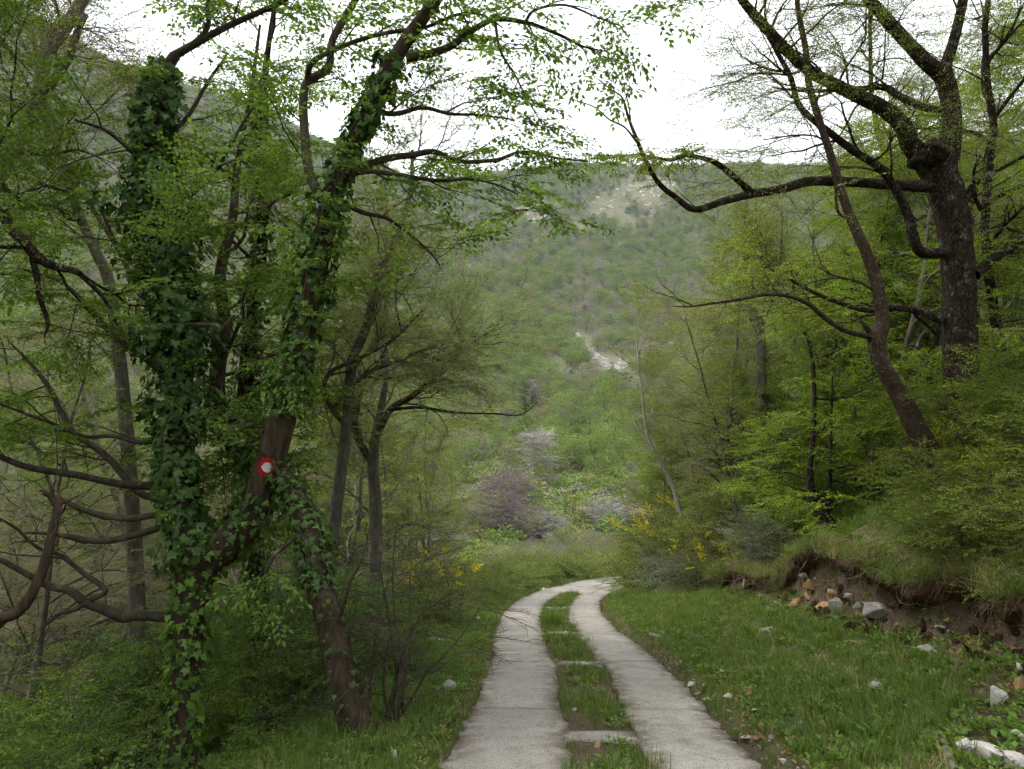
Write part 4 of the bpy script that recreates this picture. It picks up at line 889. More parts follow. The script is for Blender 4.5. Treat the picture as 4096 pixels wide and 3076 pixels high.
T1 = [
 ('trunk', [(735, 3200, 7.5, 135), (728, 3020, 7.5, 118), (735, 2800, 7.5, 108), (750, 2600, 7.5, 108), (765, 2420, 7.5, 118), (790, 2280, 7.5, 150), (815, 2200, 7.5, 150)], 14, .10, None),
 ('limb', [(800, 2240, 7.5, 150), (890, 2190, 7.45, 140), (985, 2090, 7.4, 128), (1040, 1980, 7.35, 120), (1072, 1880, 7.3, 112), (1110, 1750, 7.25, 108), (1150, 1600, 7.2, 104), (1185, 1450, 7.15, 100), (1225, 1280, 7.1, 96), (1258, 1100, 7.0, 92), (1300, 900, 6.95, 88), (1350, 720, 6.9, 82), (1425, 540, 6.85, 70), (1490, 420, 6.8, 64), (1545, 300, 6.75, 62), (1620, 170, 6.7, 58), (1700, 60, 6.6, 52), (1800, -80, 6.5, 45), (1950, -260, 6.4, 34)], 14, .05, None),
 ('limb', [(800, 2240, 7.5, 140), (745, 2100, 7.55, 110), (705, 1950, 7.6, 100), (700, 1780, 7.65, 95), (715, 1600, 7.7, 92), (730, 1420, 7.7, 88), (705, 1220, 7.75, 82), (660, 1020, 7.8, 76), (625, 820, 7.8, 72), (610, 620, 7.8, 66), (620, 460, 7.8, 62), (645, 320, 7.8, 54), (700, 220, 7.8, 40)], 12, .08, None),
 ('branch', [(690, 225, 7.8, 34), (790, 170, 7.75, 30), (900, 110, 7.7, 27), (1010, 60, 7.6, 24), (1120, 10, 7.5, 20), (1260, -80, 7.4, 14)], 8, .05, LV_NEAR),
 ('branch', [(760, 190, 7.75, 22), (830, 110, 7.7, 20), (830, 20, 7.6, 18), (860, -90, 7.5, 12)], 7, .05, LV_NEAR),
 ('branch', [(1290, 800, 6.95, 46), (1240, 700, 7.1, 40), (1221, 570, 7.2, 38), (1212, 400, 7.25, 36), (1232, 325, 7.3, 35), (1312, 272, 7.3, 33), (1328, 165, 7.3, 30), (1390, 50, 7.3, 28), (1460, -60, 7.3, 22)], 9, .07, LV_NEAR),
 ('branch', [(1228, 330, 7.3, 24), (1250, 250, 7.1, 22), (1360, 190, 7., 20), (1470, 150, 6.9, 19), (1560, 130, 6.85, 17), (1700, 110, 6.8, 15), (1830, 58, 6.7, 12), (1930, 60, 6.6, 9), (2010, 110, 6.5, 6)], 7, .05, LV_NEAR),
 ('branch', [(1378, 705, 6.9, 40), (1460, 665, 7., 34), (1553, 633, 7.1, 30), (1650, 620, 7.2, 27), (1737, 607, 7.3, 24), (1838, 645, 7.4, 20), (1983, 640, 7.6, 16), (2091, 607, 7.7, 13), (2237, 633, 7.8, 10), (2350, 645, 7.9, 6)], 8, .06, LV_NEAR),
 ('branch', [(1382, 702, 6.9, 24), (1480, 685, 6.8, 22), (1600, 700, 6.7, 19), (1750, 722, 6.6, 16), (1880, 715, 6.5, 13), (1990, 740, 6.4, 9), (2090, 790, 6.3, 6), (2160, 850, 6.3, 4)], 7, .06, LV_NEAR),
 ('branch', [(1625, 234, 6.7, 38), (1720, 215, 6.7, 34), (1806, 183, 6.7, 31), (1870, 135, 6.7, 27), (1935, 95, 6.7, 24), (1996, 76, 6.7, 21), (2123, 95, 6.8, 17), (2250, 145, 6.8, 13), (2330, 185, 6.8, 9), (2420, 205, 6.8, 5)], 8, .06, LV_NEAR),
 ('branch', [(2100, 90, 6.75, 14), (2140, 40, 6.7, 13), (2260, 20, 6.7, 11), (2390, 70, 6.7, 8), (2500, 110, 6.7, 5)], 6, .05, LV_NEAR),
 ('branch', [(1980, 80, 6.7, 13), (2000, 200, 6.6, 11), (2060, 300, 6.6, 9), (2110, 400, 6.5, 7), (2160, 480, 6.5, 4)], 6, .05, LV_NEAR),
 ('branch', [(1480, 440, 6.8, 26), (1580, 455, 6.9, 21), (1690, 430, 7., 18), (1800, 455, 7.1, 14), (1920, 460, 7.2, 10), (2060, 480, 7.3, 6)], 7, .05, LV_NEAR),
 ('branch', [(1330, 790, 6.9, 22), (1450, 850, 7.2, 19), (1560, 880, 7.4, 15), (1700, 990, 7.6, 9), (1760, 1060, 7.7, 5)], 6, .05, LV_NEAR),
 ('branch', [(610, 1945, 7.6, 34), (480, 1935, 7.4, 31), (330, 1905, 7.2, 28), (200, 1885, 7.0, 27), (90, 1862, 6.9, 24), (-40, 1810, 6.8, 22), (-200, 1760, 6.7, 18)], 9, .15, None),
 ('branch', [(640, 2000, 7.6, 33), (544, 1962, 7.8, 30), (443, 1842, 8.0, 27), (360, 1775, 8.1, 26), (304, 1740, 8.2, 24), (253, 1665, 8.3, 23), (215, 1582, 8.4, 21), (165, 1506, 8.5, 18), (110, 1440, 8.6, 13), (30, 1360, 8.7, 7)], 8, .15, LV_NEAR),
 ('branch', [(640, 1760, 7.65, 19), (560, 1770, 7.5, 18), (450, 1745, 7.4, 16), (340, 1745, 7.3, 14), (200, 1690, 7.2, 12), (90, 1650, 7.1, 10), (-40, 1600, 7.0, 7)], 7, .14, LV_NEAR),
 ('branch', [(660, 1500, 7.7, 26), (560, 1420, 7.6, 24), (440, 1330, 7.5, 21), (360, 1240, 7.4, 18), (250, 1130, 7.3, 14), (100, 1080, 7.2, 8)], 7, .06, LV_NEAR),
 ('branch', [(690, 1300, 7.7, 24), (600, 1230, 7.9, 21), (520, 1100, 8.1, 18), (430, 900, 8.3, 14), (370, 760, 8.4, 9)], 7, .06, LV_NEAR),
 ('branch', [(640, 900, 7.8, 22), (740, 800, 7.6, 20), (850, 700, 7.5, 17), (930, 560, 7.4, 14), (1010, 430, 7.3, 9)], 7, .06, LV_NEAR),
 ('branch', [(610, 700, 7.8, 22), (520, 600, 7.6, 19), (420, 520, 7.4, 15), (300, 480, 7.2, 10)], 7, .06, LV_NEAR),
 ('branch', [(630, 560, 7.8, 20), (740, 480, 7.9, 18), (830, 330, 8., 14), (900, 230, 8., 9)], 7, .06, LV_NEAR),
 ('branch', [(735, 2470, 7.5, 46), (620, 2465, 7.4, 38), (540, 2460, 7.3, 40), (490, 2470, 7.3, 43), (420, 2440, 7.25, 40), (340, 2410, 7.2, 35), (285, 2365, 7.15, 30), (200, 2345, 7.1, 27), (130, 2310, 7.0, 24), (0, 2240, 6.9, 21), (-120, 2200, 6.8, 17)], 9, .16, None),
 ('branch', [(350, 2410, 7.2, 20), (290, 2440, 7.1, 18), (235, 2455, 7.0, 14), (205, 2470, 7., 6)], 7, .10, None),
 ('branch', [(360, 2400, 7.2, 23), (420, 2360, 7.3, 21), (330, 2290, 7.3, 20), (240, 2220, 7.3, 17), (150, 2190, 7.2, 14), (60, 2110, 7.1, 11), (-30, 2060, 7.0, 8)], 7, .15, LV_DEAD),
 ('branch', [(620, 2060, 7.55, 26), (520, 2075, 7.4, 26), (400, 2060, 7.3, 24), (310, 2030, 7.2, 21), (230, 1990, 7.15, 15), (160, 1960, 7.1, 8)], 8, .15, LV_DEAD),
 ('branch', [(640, 2110, 7.55, 27), (500, 2150, 7.3, 26), (390, 2165, 7.2, 24), (290, 2150, 7.1, 21), (210, 2135, 7.0, 15), (100, 2130, 6.9, 8)], 8, .15, LV_DEAD),
 ('branch', [(830, 1690, 7.55, 29), (900, 1715, 7.45, 26), (970, 1705, 7.35, 23), (1015, 1700, 7.3, 20)], 8, .10, None),
 ('branch', [(640, 1300, 7.4, 12), (860, 1300, 7.3, 17), (880, 1330, 7.25, 15), (900, 1300, 7.2, 14), (940, 1260, 7.2, 7)], 6, .12, None),
 ('branch', [(740, 1560, 7.35, 6), (700, 1620, 7.3, 10), (670, 1680, 7.3, 11), (650, 1730, 7.3, 10), (645, 1780, 7.3, 8), (620, 1790, 7.3, 3)], 5, .15, None),
]
def sp1(cb, paths, b0):
    g = cb.g
    for p, r in (paths[1], paths[2]):                 # leafy shoots out of both ivy-clad limbs
        n = len(p)
        for k in range(32 if p is paths[2][0] else 60):
            i = int(g.uniform(.08 if p is paths[2][0] else .35, .98) * (n - 1)); a = g.uniform(0, 6.28)
            d = np.array([math.cos(a), math.sin(a), g.normal(.1, .25)]); q = grow(g, p[i] - b0, d, g.uniform(.3, .75), 4, .2, .02)
            cb.spray('near', q[0] + d * .12, d, np.array([0, 0, 1]) + g.normal(0, .3, 3), g.uniform(.7, 1.1))
tree1, TP1 = build_hero('forked_ivy_tree', 'forked tree wrapped in ivy, with a red and white trail mark', tuple(B1), T1, M['leaf_fresh'], M['twig'], M['bark_brown'], 21, 'tree', sp1)

B2 = P(1452, 2990, 6.6); B2[2] = tz(B2[0], 6.6) - .1
T2 = [('trunk', [(1490, 3040, 6.6, 190), (1455, 2960, 6.6, 145), (1400, 2820, 6.65, 126), (1365, 2680, 6.7, 118), (1335, 2540, 6.75, 112), (1300, 2420, 6.8, 108), (1268, 2330, 6.85, 104), (1262, 2240, 6.9, 96), (1245, 2140, 6.95, 90), (1205, 2030, 7.05, 84), (1160, 1950, 7.2, 82), (1100, 1880, 7.4, 80), (1020, 1815, 7.7, 78), (930, 1745, 8.0, 72), (880, 1640, 8.2, 66), (870, 1500, 8.3, 60), (900, 1300, 8.4, 52), (880, 1100, 8.5, 44), (930, 880, 8.6, 36), (950, 660, 8.7, 28), (1000, 400, 8.8, 20), (1040, 100, 8.9, 10)], 14, .10, [dict(n=16, t0=.45, L=(.8, 2.0), ang=(.5, 1.2), flat=.7, wander=.2, sides=4, seg=6, rmax=.03, spray='near', ns=2, st0=.7), dict(n=4, t0=.2, L=(.5, 1.), ang=(.5, 1.1), flat=.5, wander=.2, sides=3, seg=4, spray='near', ns=4)]),
      ('branch', [(1330, 2520, 6.75, 20), (1370, 2440, 6.6, 17), (1400, 2330, 6.5, 14), (1450, 2230, 6.4, 10), (1480, 2100, 6.4, 6)], 6, .08, LV_DEAD),
      ('branch', [(1270, 2340, 6.85, 34), (1215, 2330, 6.8, 30), (1200, 2300, 6.75, 24), (1205, 2260, 6.7, 10)], 7, .10, None),
      ('branch', [(1230, 2110, 6.98, 20), (1130, 2190, 6.8, 18), (1090, 2230, 6.7, 15), (1060, 2300, 6.7, 10), (1030, 2400, 6.7, 6)], 6, .08, LV_NEAR)]
tree2, TP2 = build_hero('leaning_ivy_tree', 'leaning tree beside the lane with ivy on its upper trunk', tuple(B2), T2, M['leaf_fresh'], M['twig'], M['bark_brown'], 22)
B3 = P(1045, 2900, 10.2); B3[2] = tz(B3[0], 10.2) - .1
T3 = [('trunk', [(1050, 3000, 10.2, 110), (1045, 2700, 10.2, 95), (1035, 2450, 10.2, 86), (1018, 2250, 10.2, 80), (1010, 2050, 10.2, 74), (1000, 1800, 10.2, 68), (985, 1500, 10.2, 60), (1020, 1200, 10.2, 52), (1050, 900, 10.2, 44), (1030, 600, 10.2, 36), (1060, 300, 10.2, 26), (1100, 0, 10.2, 14)], 12, .10, [dict(n=14, t0=.4, L=(1., 2.4), ang=(.5, 1.2), flat=.7, wander=.2, sides=4, seg=6, rmax=.03, spray='leafy', ns=2, st0=.7), dict(n=5, t0=.2, L=(.5, 1.2), ang=(.5, 1.1), flat=.5, wander=.2, sides=3, seg=4, spray='leafy', ns=4)])]
tree3, TP3 = build_hero('ivy_tree', 'dark upright tree sleeved in ivy, behind the forked tree', tuple(B3), T3, M['leaf_fresh'], M['twig'], M['bark_dark'], 23)
def lv_bg(kind, n=16): return [dict(n=n, t0=.25, L=(.9, 2.4), ang=(.5, 1.2), flat=.9, up=.35, trop=.03, wander=.2, sides=4, seg=6, rmax=.018, spray=kind, ns=2, st0=.6, sflat=.9), dict(n=5, t0=.2, L=(.5, 1.3), ang=(.5, 1.1), flat=.9, up=.15, wander=.22, sides=3, seg=4, spray=kind, ns=4, sflat=.9)]
B4 = P(1335, 2300, 11.); B4[2] = tz(B4[0], 11.) - .1
T4 = [('trunk', [(1300, 2650, 11., 66), (1315, 2300, 11., 58), (1344, 2050, 11., 52), (1362, 1900, 11., 48), (1376, 1791, 11., 46), (1395, 1601, 11., 44), (1407, 1443, 11., 40), (1458, 1329, 11., 36), (1496, 1158, 11., 32), (1509, 1082, 11., 29), (1566, 1000, 11., 26), (1620, 850, 11., 22), (1645, 740, 11., 18), (1650, 600, 11., 12)], 10, .07, lv_bg('airy', 14)),
      ('branch', [(1385, 1700, 11., 22), (1330, 1640, 10.9, 22), (1300, 1560, 10.8, 20), (1320, 1490, 10.7, 18), (1440, 1430, 10.6, 16), (1570, 1360, 10.5, 14), (1690, 1240, 10.5, 8)], 7, .06, lv_bg('airy', 7)),
      ('branch', [(1330, 1640, 10.9, 18), (1390, 1560, 11, 17), (1490, 1480, 11, 15), (1600, 1440, 11.1, 11), (1750, 1380, 11.2, 7)], 7, .06, lv_bg('airy', 7))]
build_hero('slim_grey_tree', 'slim grey curving tree directly right of the marked limb', tuple(B4), T4, M['leaf_light'], M['twig_grey'], M['bark_grey'], 24)
B5 = P(1490, 2450, 13.); B5[2] = tz(B5[0], 13.) - .1
T5 = [('trunk', [(1470, 2560, 13., 70), (1490, 2350, 13., 60), (1503, 2150, 13., 54), (1500, 1980, 13., 50), (1492, 1860, 13., 46), (1500, 1760, 13., 40), (1520, 1650, 13., 32), (1545, 1480, 13., 26), (1530, 1300, 13., 20), (1560, 1100, 13., 12)], 10, .07, lv_bg('airy', 12)),
      ('branch', [(1495, 1850, 13., 36), (1450, 1790, 13., 32), (1420, 1700, 13., 26), (1440, 1560, 13., 20), (1430, 1400, 13., 12)], 8, .07, lv_bg('airy', 7)),
      ('branch', [(1500, 1760, 13., 30), (1560, 1640, 12.8, 28), (1640, 1590, 12.6, 25), (1730, 1520, 12.4, 21), (1820, 1430, 12.2, 15), (1950, 1330, 12., 8)], 8, .07, lv_bg('airy', 10)),
      ('branch', [(1560, 1640, 12.8, 15), (1680, 1630, 12.6, 12), (1820, 1650, 12.4, 9), (1980, 1655, 12.2, 7), (2080, 1660, 12., 5), (2150, 1610, 12., 3)], 7, .06, [dict(per=4., t0=.3, L=(.1, .4), ang=(.9, 1.3), wander=.1, sides=3, seg=3, rmax=.006)])]
build_hero('forking_grey_tree', 'grey tree forking at mid height, branches spreading towards the valley', tuple(B5), T5, M['leaf_light'], M['twig_grey'], M['bark_grey'], 25)
B6 = P(-350, 2500, 8.6); B6[2] = tz(B6[0], 8.6) - .1
T6 = [('trunk', [(-350, 2700, 8.6, 90), (-260, 1900, 8.6, 80), (-150, 1200, 8.6, 72), (-40, 780, 8.6, 66), (30, 640, 8.6, 62), (90, 530, 8.6, 60), (145, 420, 8.6, 56), (165, 320, 8.6, 52), (190, 210, 8.6, 50), (260, 110, 8.6, 50), (330, 0, 8.6, 46), (420, -180, 8.6, 36)], 12, .08, [dict(n=8, t0=.6, L=(.8, 2.), ang=(.6, 1.2), wander=.2, sides=4, seg=6, rmax=.02, spray='sparse', ns=3), dict(n=5, t0=.2, L=(.5, 1.2), ang=(.5, 1.1), wander=.2, sides=3, seg=4, spray='sparse', ns=3)]),
      ('limb', [(160, 390, 8.6, 40), (215, 320, 8.4, 38), (270, 240, 8.3, 35), (300, 160, 8.2, 30), (325, 90, 8.1, 26), (345, 58, 8.1, 22)], 9, .10, None),
      ('branch', [(60, 600, 8.6, 24), (200, 620, 8.5, 16), (310, 600, 8.4, 12), (420, 640, 8.3, 8)], 6, .08, lv_bg('sparse', 6))]
build_hero('bare_leaning_tree', 'smooth grey tree leaning in from the upper left corner', tuple(B6), T6, M['leaf_bud'], M['twig'], M['bark_grey'], 26)
B7 = P(480, 1500, 10.); B7[2] = tz(B7[0], 10.) - .1
T7 = [('trunk', [(560, 2700, 10., 70), (520, 1900, 10., 56), (450, 1200, 10., 46), (386, 1012, 10., 42), (316, 854, 10., 38), (266, 696, 10., 35), (215, 538, 10., 32), (190, 411, 10., 26), (150, 250, 10., 18), (120, 50, 10., 10)], 10, .08, lv_bg('sparse', 12)),
      ('branch', [(318, 860, 10., 30), (285, 873, 9.8, 28), (209, 829, 9.5, 27), (140, 832, 9.3, 26), (82, 816, 9.1, 25), (0, 734, 8.9, 22), (-80, 690, 8.7, 16)], 8, .08, LV_DEAD),
      ('branch', [(480, 1010, 10., 18), (400, 880, 9.9, 17), (340, 790, 9.8, 16), (280, 770, 9.6, 17), (180, 740, 9.4, 15), (60, 700, 9.2, 12), (-40, 690, 9., 8)], 7, .08, lv_bg('leafy', 5))]
build_hero('grey_tree', 'thin grey tree leaning left behind the leafy branches at the left edge', tuple(B7), T7, M['leaf_fresh'], M['twig'], M['bark_grey'], 27)
B8 = P(-250, 1600, 7.); B8[2] = tz(B8[0], 7.) - .1
T8 = [('trunk', [(-300, 2900, 7., 100), (-240, 1700, 7., 80), (-120, 1000, 7., 66), (-60, 780, 7., 56), (-40, 500, 7., 40), (-80, 100, 7., 24)], 10, .08, lv_bg('leafy', 8)),
      ('limb', [(-60, 760, 7., 46), (0, 815, 6.9, 44), (38, 911, 6.8, 44), (95, 962, 6.7, 46), (130, 1010, 6.7, 42), (180, 1050, 6.7, 34), (234, 1070, 6.75, 32), (300, 1085, 6.8, 28), (335, 1110, 6.9, 22), (420, 1200, 7.0, 14), (470, 1300, 7.1, 8)], 9, .14, lv_bg('leafy', 4)),
      ('limb', [(130, 1030, 6.7, 26), (145, 1100, 6.65, 24), (160, 1190, 6.6, 20), (185, 1260, 6.6, 18), (192, 1300, 6.6, 15), (176, 1350, 6.6, 6)], 7, .16, None)]
build_hero('dark_tree', 'dark tree at the left edge with a drooping dead limb', tuple(B8), T8, M['leaf_fresh'], M['twig'], M['bark_dark'], 28)
B9 = P(-60, 2700, 5.6); B9[2] = tz(B9[0], 5.6)
T9 = [('trunk', [(-230, 2750, 5.7, 67), (-110, 2580, 5.65, 61), (0, 2480, 5.6, 48), (70, 2450, 5.6, 44), (120, 2390, 5.6, 42), (160, 2300, 5.6, 38), (188, 2210, 5.6, 35), (215, 2110, 5.6, 32), (232, 2040, 5.6, 31), (225, 1990, 5.6, 34)], 14, .2, None),
      ('branch', [(228, 2040, 5.6, 17), (195, 1985, 5.55, 16), (175, 1975, 5.5, 13), (185, 1960, 5.5, 6)], 7, .15, None), ('branch', [(235, 2060, 5.6, 15), (255, 2040, 5.55, 13), (262, 2020, 5.5, 6)], 6, .15, None),
      ('branch', [(240, 2020, 5.6, 7), (300, 1990, 5.5, 6), (340, 1970, 5.5, 3)], 5, .1, None)]
build_hero('broken_tree', 'broken-off dead tree stump curving up at the left edge', tuple(B9), T9, M['leaf_fresh'], M['twig'], M['bark_brown'], 29)

# right side
BR = P(3860, 1720, 11.); BR[2] = tz(BR[0], 11.) - .15
LVR = [dict(per=2.3, t0=.35, L=(1., 2.2), ang=(.5, 1.1), flat=.8, up=.15, wander=.2, sides=4, seg=6, rmax=.022, spray='sparse', ns=3, st0=.4, size=.95), dict(n=5, t0=.2, L=(.6, 1.2), ang=(.5, 1.1), flat=.7, wander=.2, sides=3, seg=4, spray='sparse', ns=3, size=.9)]
TR = [
 ('trunk', [(3880, 1900, 11., 201), (3868, 1700, 11., 155), (3855, 1560, 11., 132), (3845, 1400, 11., 123), (3840, 1200, 11., 121), (3828, 1050, 11., 121), (3815, 930, 11., 123), (3790, 800, 11., 130), (3760, 700, 11., 132), (3742, 630, 11., 147), (3735, 570, 11., 93)], 18, .14, None),
 ('limb', [(3790, 640, 11., 85), (3805, 520, 10.95, 75), (3800, 400, 10.9, 70), (3775, 300, 10.85, 71), (3768, 265, 10.85, 62)], 12, .08, None),
 ('limb', [(3772, 290, 10.85, 51), (3812, 170, 10.8, 43), (3835, 80, 10.75, 39), (3856, -20, 10.7, 36), (3880, -160, 10.6, 29)], 10, .06, LVR),
 ('limb', [(3765, 300, 10.85, 65), (3690, 235, 10.7, 59), (3610, 150, 10.6, 54), (3540, 70, 10.5, 51), (3470, -10, 10.4, 46), (3380, -140, 10.2, 37)], 11, .12, LVR),
 ('limb', [(3700, 640, 11., 85), (3640, 580, 10.9, 77), (3615, 510, 10.8, 63), (3540, 440, 10.7, 59), (3420, 380, 10.5, 55), (3330, 335, 10.3, 51), (3240, 285, 10.2, 46), (3150, 205, 10.1, 43), (3070, 120, 10., 40), (3000, 40, 9.9, 37), (2940, -40, 9.8, 32), (2860, -160, 9.7, 27)], 12, .12, LVR),
 ('limb', [(3780, 745, 11., 54), (3680, 745, 10.9, 48), (3560, 738, 10.7, 43), (3440, 730, 10.5, 39), (3330, 725, 10.3, 39), (3220, 728, 10.1, 37), (3130, 755, 9.9, 36), (3010, 775, 9.7, 34), (2900, 803, 9.5, 31), (2780, 838, 9.3, 28), (2700, 787, 9.2, 23), (2642, 740, 9.1, 21), (2597, 671, 9.0, 18), (2560, 589, 8.95, 17), (2515, 475, 8.9, 12), (2490, 392, 8.85, 8), (2439, 354, 8.8, 6), (2370, 300, 8.75, 3)], 10, .12, [dict(per=1.1, t0=.3, L=(.3, 1.0), ang=(.5, 1.1), up=.2, wander=.25, sides=3, seg=5, rmax=.008)]),
 ('branch', [(3010, 772, 9.7, 28), (2950, 720, 9.5, 26), (2870, 655, 9.3, 23), (2800, 630, 9.2, 20), (2740, 622, 9.1, 17), (2680, 640, 9., 15), (2600, 625, 8.9, 12), (2520, 620, 8.8, 8), (2400, 640, 8.7, 4)], 8, .08, None),
 ('branch', [(2555, 580, 8.95, 10), (2500, 510, 8.9, 8), (2440, 480, 8.85, 7), (2380, 430, 8.8, 6), (2300, 400, 8.75, 3)], 5, .06, LV_DEAD),
 ('branch', [(2525, 500, 8.9, 7), (2510, 400, 8.9, 6), (2470, 300, 8.9, 3)], 5, .06, LV_DEAD),
 ('branch', [(3840, 1020, 11., 46), (3760, 1012, 10.8, 43), (3683, 1006, 10.6, 41), (3650, 930, 10.5, 40), (3630, 860, 10.4, 37), (3582, 760, 10.3, 34), (3519, 671, 10.2, 32), (3424, 608, 10., 31), (3329, 538, 9.9, 28), (3202, 430, 9.8, 24), (3164, 316, 9.7, 22), (3126, 240, 9.7, 20), (3063, 127, 9.6, 17), (2981, 0, 9.5, 12)], 9, .15, LVR),
 ('branch', [(3780, 440, 10.95, 27), (3700, 430, 11.1, 28), (3600, 385, 11.3, 28), (3540, 350, 11.4, 27), (3440, 355, 11.5, 22), (3340, 360, 11.6, 18), (3230, 365, 11.7, 14), (3090, 350, 11.8, 7)], 8, .13, LVR),
 ('branch', [(3900, 1100, 11., 46), (3980, 1030, 11.2, 39), (4060, 980, 11.4, 34), (4150, 920, 11.6, 27)], 8, .09, LVR),
 ('branch', [(3770, 1280, 11., 36), (3660, 1240, 11., 32), (3560, 1230, 11.1, 28), (3460, 1240, 11.2, 22), (3300, 1190, 11.3, 17), (3160, 1120, 11.4, 11), (3040, 1050, 11.5, 6)], 8, .10, [dict(per=2.0, t0=.2, L=(.7, 1.6), ang=(.5, 1.1), flat=.5, wander=.2, sides=4, seg=6, rmax=.02, spray='leafy', ns=3, st0=.4), dict(n=3, t0=.2, L=(.5, 1.), ang=(.5, 1.1), flat=.5, wander=.2, sides=3, seg=4, spray='leafy', ns=4)]),
 ('branch', [(3850, 800, 11., 46), (3880, 770, 10.9, 39), (3890, 740, 10.85, 23)], 8, .16, None),
]
def spR(cb, paths, b0):
    g = cb.g
    p = paths[6][0]
    for k in range(34):
        i = int(g.uniform(.45, .99) * (len(p) - 1)); a = g.uniform(0, 6.28); d = np.array([math.cos(a), math.sin(a), g.normal(-.05, .25)])
        cb.spray('near', p[i] - b0, d, np.array([0, 0, 1]) + g.normal(0, .3, 3), g.uniform(.45, .85))
    p = paths[5][0]
    for k in range(8):
        i = int(g.uniform(.6, .8) * (len(p) - 1)); a = g.uniform(0, 6.28); cb.spray('near', p[i] - b0, np.array([math.cos(a), math.sin(a), .1]), np.array([0, 0, 1.]), g.uniform(.3, .6))
treeR, TPR = build_hero('gnarled_tree', 'gnarled old tree on the right with knotted fork and long horizontal limb', tuple(BR), TR, M['leaf_light'], M['twig'], M['bark_dark'], 31, 'tree', spR)
# the burr where the limbs part
def burr():
    g = np.random.default_rng(8); bm = bmesh.new(); bmesh.ops.create_icosphere(bm, subdivisions=4, radius=.24)
    for v in bm.verts:
        c = v.co; k = 1 + .16 * math.sin(c.x * 19 + 2) * math.sin(c.z * 17) + .13 * math.sin(c.y * 23 + c.x * 11) + .07 * math.sin(c.z * 41 + c.x * 31)
        v.co = Vector((c.x * 1.25, c.y, c.z * .8)) * k
    me = bpy.data.meshes.new('burr'); bm.to_mesh(me); bm.free(); me.materials.append(M['bark_dark']); me.shade_smooth(); return me
bo = obj('burr', burr(), treeR); bo.location = Vector(P(3720, 625, 10.9) - BR)
B12 = P(3660, 1700, 9.6); B12[2] = tz(B12[0], 9.6) - .1
T12 = [('trunk', [(3770, 1900, 9.6, 103), (3680, 1740, 9.6, 84), (3620, 1620, 9.6, 74), (3560, 1520, 9.6, 67), (3520, 1430, 9.6, 64), (3508, 1350, 9.6, 72), (3530, 1290, 9.6, 57), (3515, 1180, 9.6, 52), (3481, 1050, 9.6, 45), (3424, 918, 9.6, 40), (3375, 797, 9.6, 36), (3335, 665, 9.6, 33), (3316, 601, 9.6, 30), (3266, 443, 9.6, 28), (3234, 329, 9.6, 26), (3221, 190, 9.6, 24), (3196, 63, 9.6, 22), (3180, -80, 9.6, 15)], 13, .08, None),
       ('branch', [(3490, 1350, 9.6, 31), (3460, 1342, 9.5, 26), (3380, 1322, 9.4, 22), (3310, 1280, 9.3, 21), (3240, 1220, 9.2, 19), (3160, 1185, 9.1, 17), (3060, 1178, 9., 15), (2960, 1197, 8.9, 13), (2860, 1212, 8.8, 10), (2760, 1226, 8.7, 8), (2690, 1225, 8.6, 4)], 8, .05, [dict(per=1.0, t0=.3, L=(.6, 1.3), ang=(.4, .9), up=.5, wander=.18, sides=3, seg=5, rmax=.009, spray='sparse', ns=3)]),
       ('branch', [(3485, 1345, 9.58, 29), (3465, 1310, 9.5, 22), (3440, 1280, 9.45, 12)], 7, .12, None),
       ('branch', [(3400, 870, 9.6, 15), (3350, 840, 9.55, 13), (3335, 660, 9.4, 11), (3290, 560, 9.3, 9), (3200, 540, 9.2, 8), (3050, 560, 9.1, 5)], 6, .06, LVR),
       ('branch', [(3520, 1180, 9.6, 14), (3440, 1130, 9.6, 11), (3330, 1100, 9.6, 9), (3270, 1065, 9.6, 4)], 6, .06, LVR)]
build_hero('red_barked_tree', 'leaning tree with reddish bark and a cut knot, before the gnarled tree', tuple(B12), T12, M['leaf_light'], M['twig'], M['bark_red'], 32)
B13 = P(3040, 1600, 17.); B13[2] = tz(B13[0], 17.) - .1
T13 = [('trunk', [(3045, 1900, 17., 50), (3045, 1520, 17., 42), (3042, 1380, 17., 38), (3035, 1300, 17., 38), (3010, 1230, 17., 28), (3000, 1120, 17., 22), (2980, 950, 17., 16), (2990, 700, 17., 8)], 9, .08, lv_bg('sparse', 14)),
       ('limb', [(3038, 1310, 17., 28), (3070, 1240, 17., 24), (3085, 1200, 17., 20), (3120, 1050, 17., 14), (3130, 850, 17., 8)], 7, .08, lv_bg('sparse', 8))]
build_hero('forked_grey_tree', 'small grey tree with forked top rising from the greenery right of centre', tuple(B13), T13, M['leaf_light'], M['twig'], M['bark_grey'], 33)
B14 = P(3330, 2130, 13.5); B14[2] = tz(B14[0], 13.5) - .1
T14 = [('trunk', [(3350, 2180, 13.5, 70), (3320, 2100, 13.5, 52), (3280, 2030, 13.5, 46), (3245, 1980, 13.5, 40), (3240, 1880, 13.5, 24), (3255, 1700, 13.5, 20), (3255, 1500, 13.5, 17), (3235, 1370, 13.5, 14), (3190, 1250, 13.5, 10), (3160, 1050, 13.5, 6)], 9, .08, [dict(n=16, t0=.2, L=(.8, 2.0), ang=(.7, 1.3), flat=.35, wander=.15, sides=4, seg=6, rmax=.02, spray='leafy', ns=3, st0=.4), dict(n=4, t0=.2, L=(.5, 1.), ang=(.5, 1.1), flat=.4, wander=.2, sides=3, seg=4, spray='leafy', ns=4)]),
       ('limb', [(3320, 2100, 13.5, 26), (3310, 2020, 13.6, 22), (3320, 1900, 13.7, 16), (3325, 1700, 13.8, 11), (3330, 1500, 13.9, 6)], 7, .08, [dict(n=9, t0=.2, L=(.7, 1.6), ang=(.7, 1.3), flat=.35, wander=.15, sides=4, seg=6, rmax=.02, spray='leafy', ns=5, st0=.2)])]
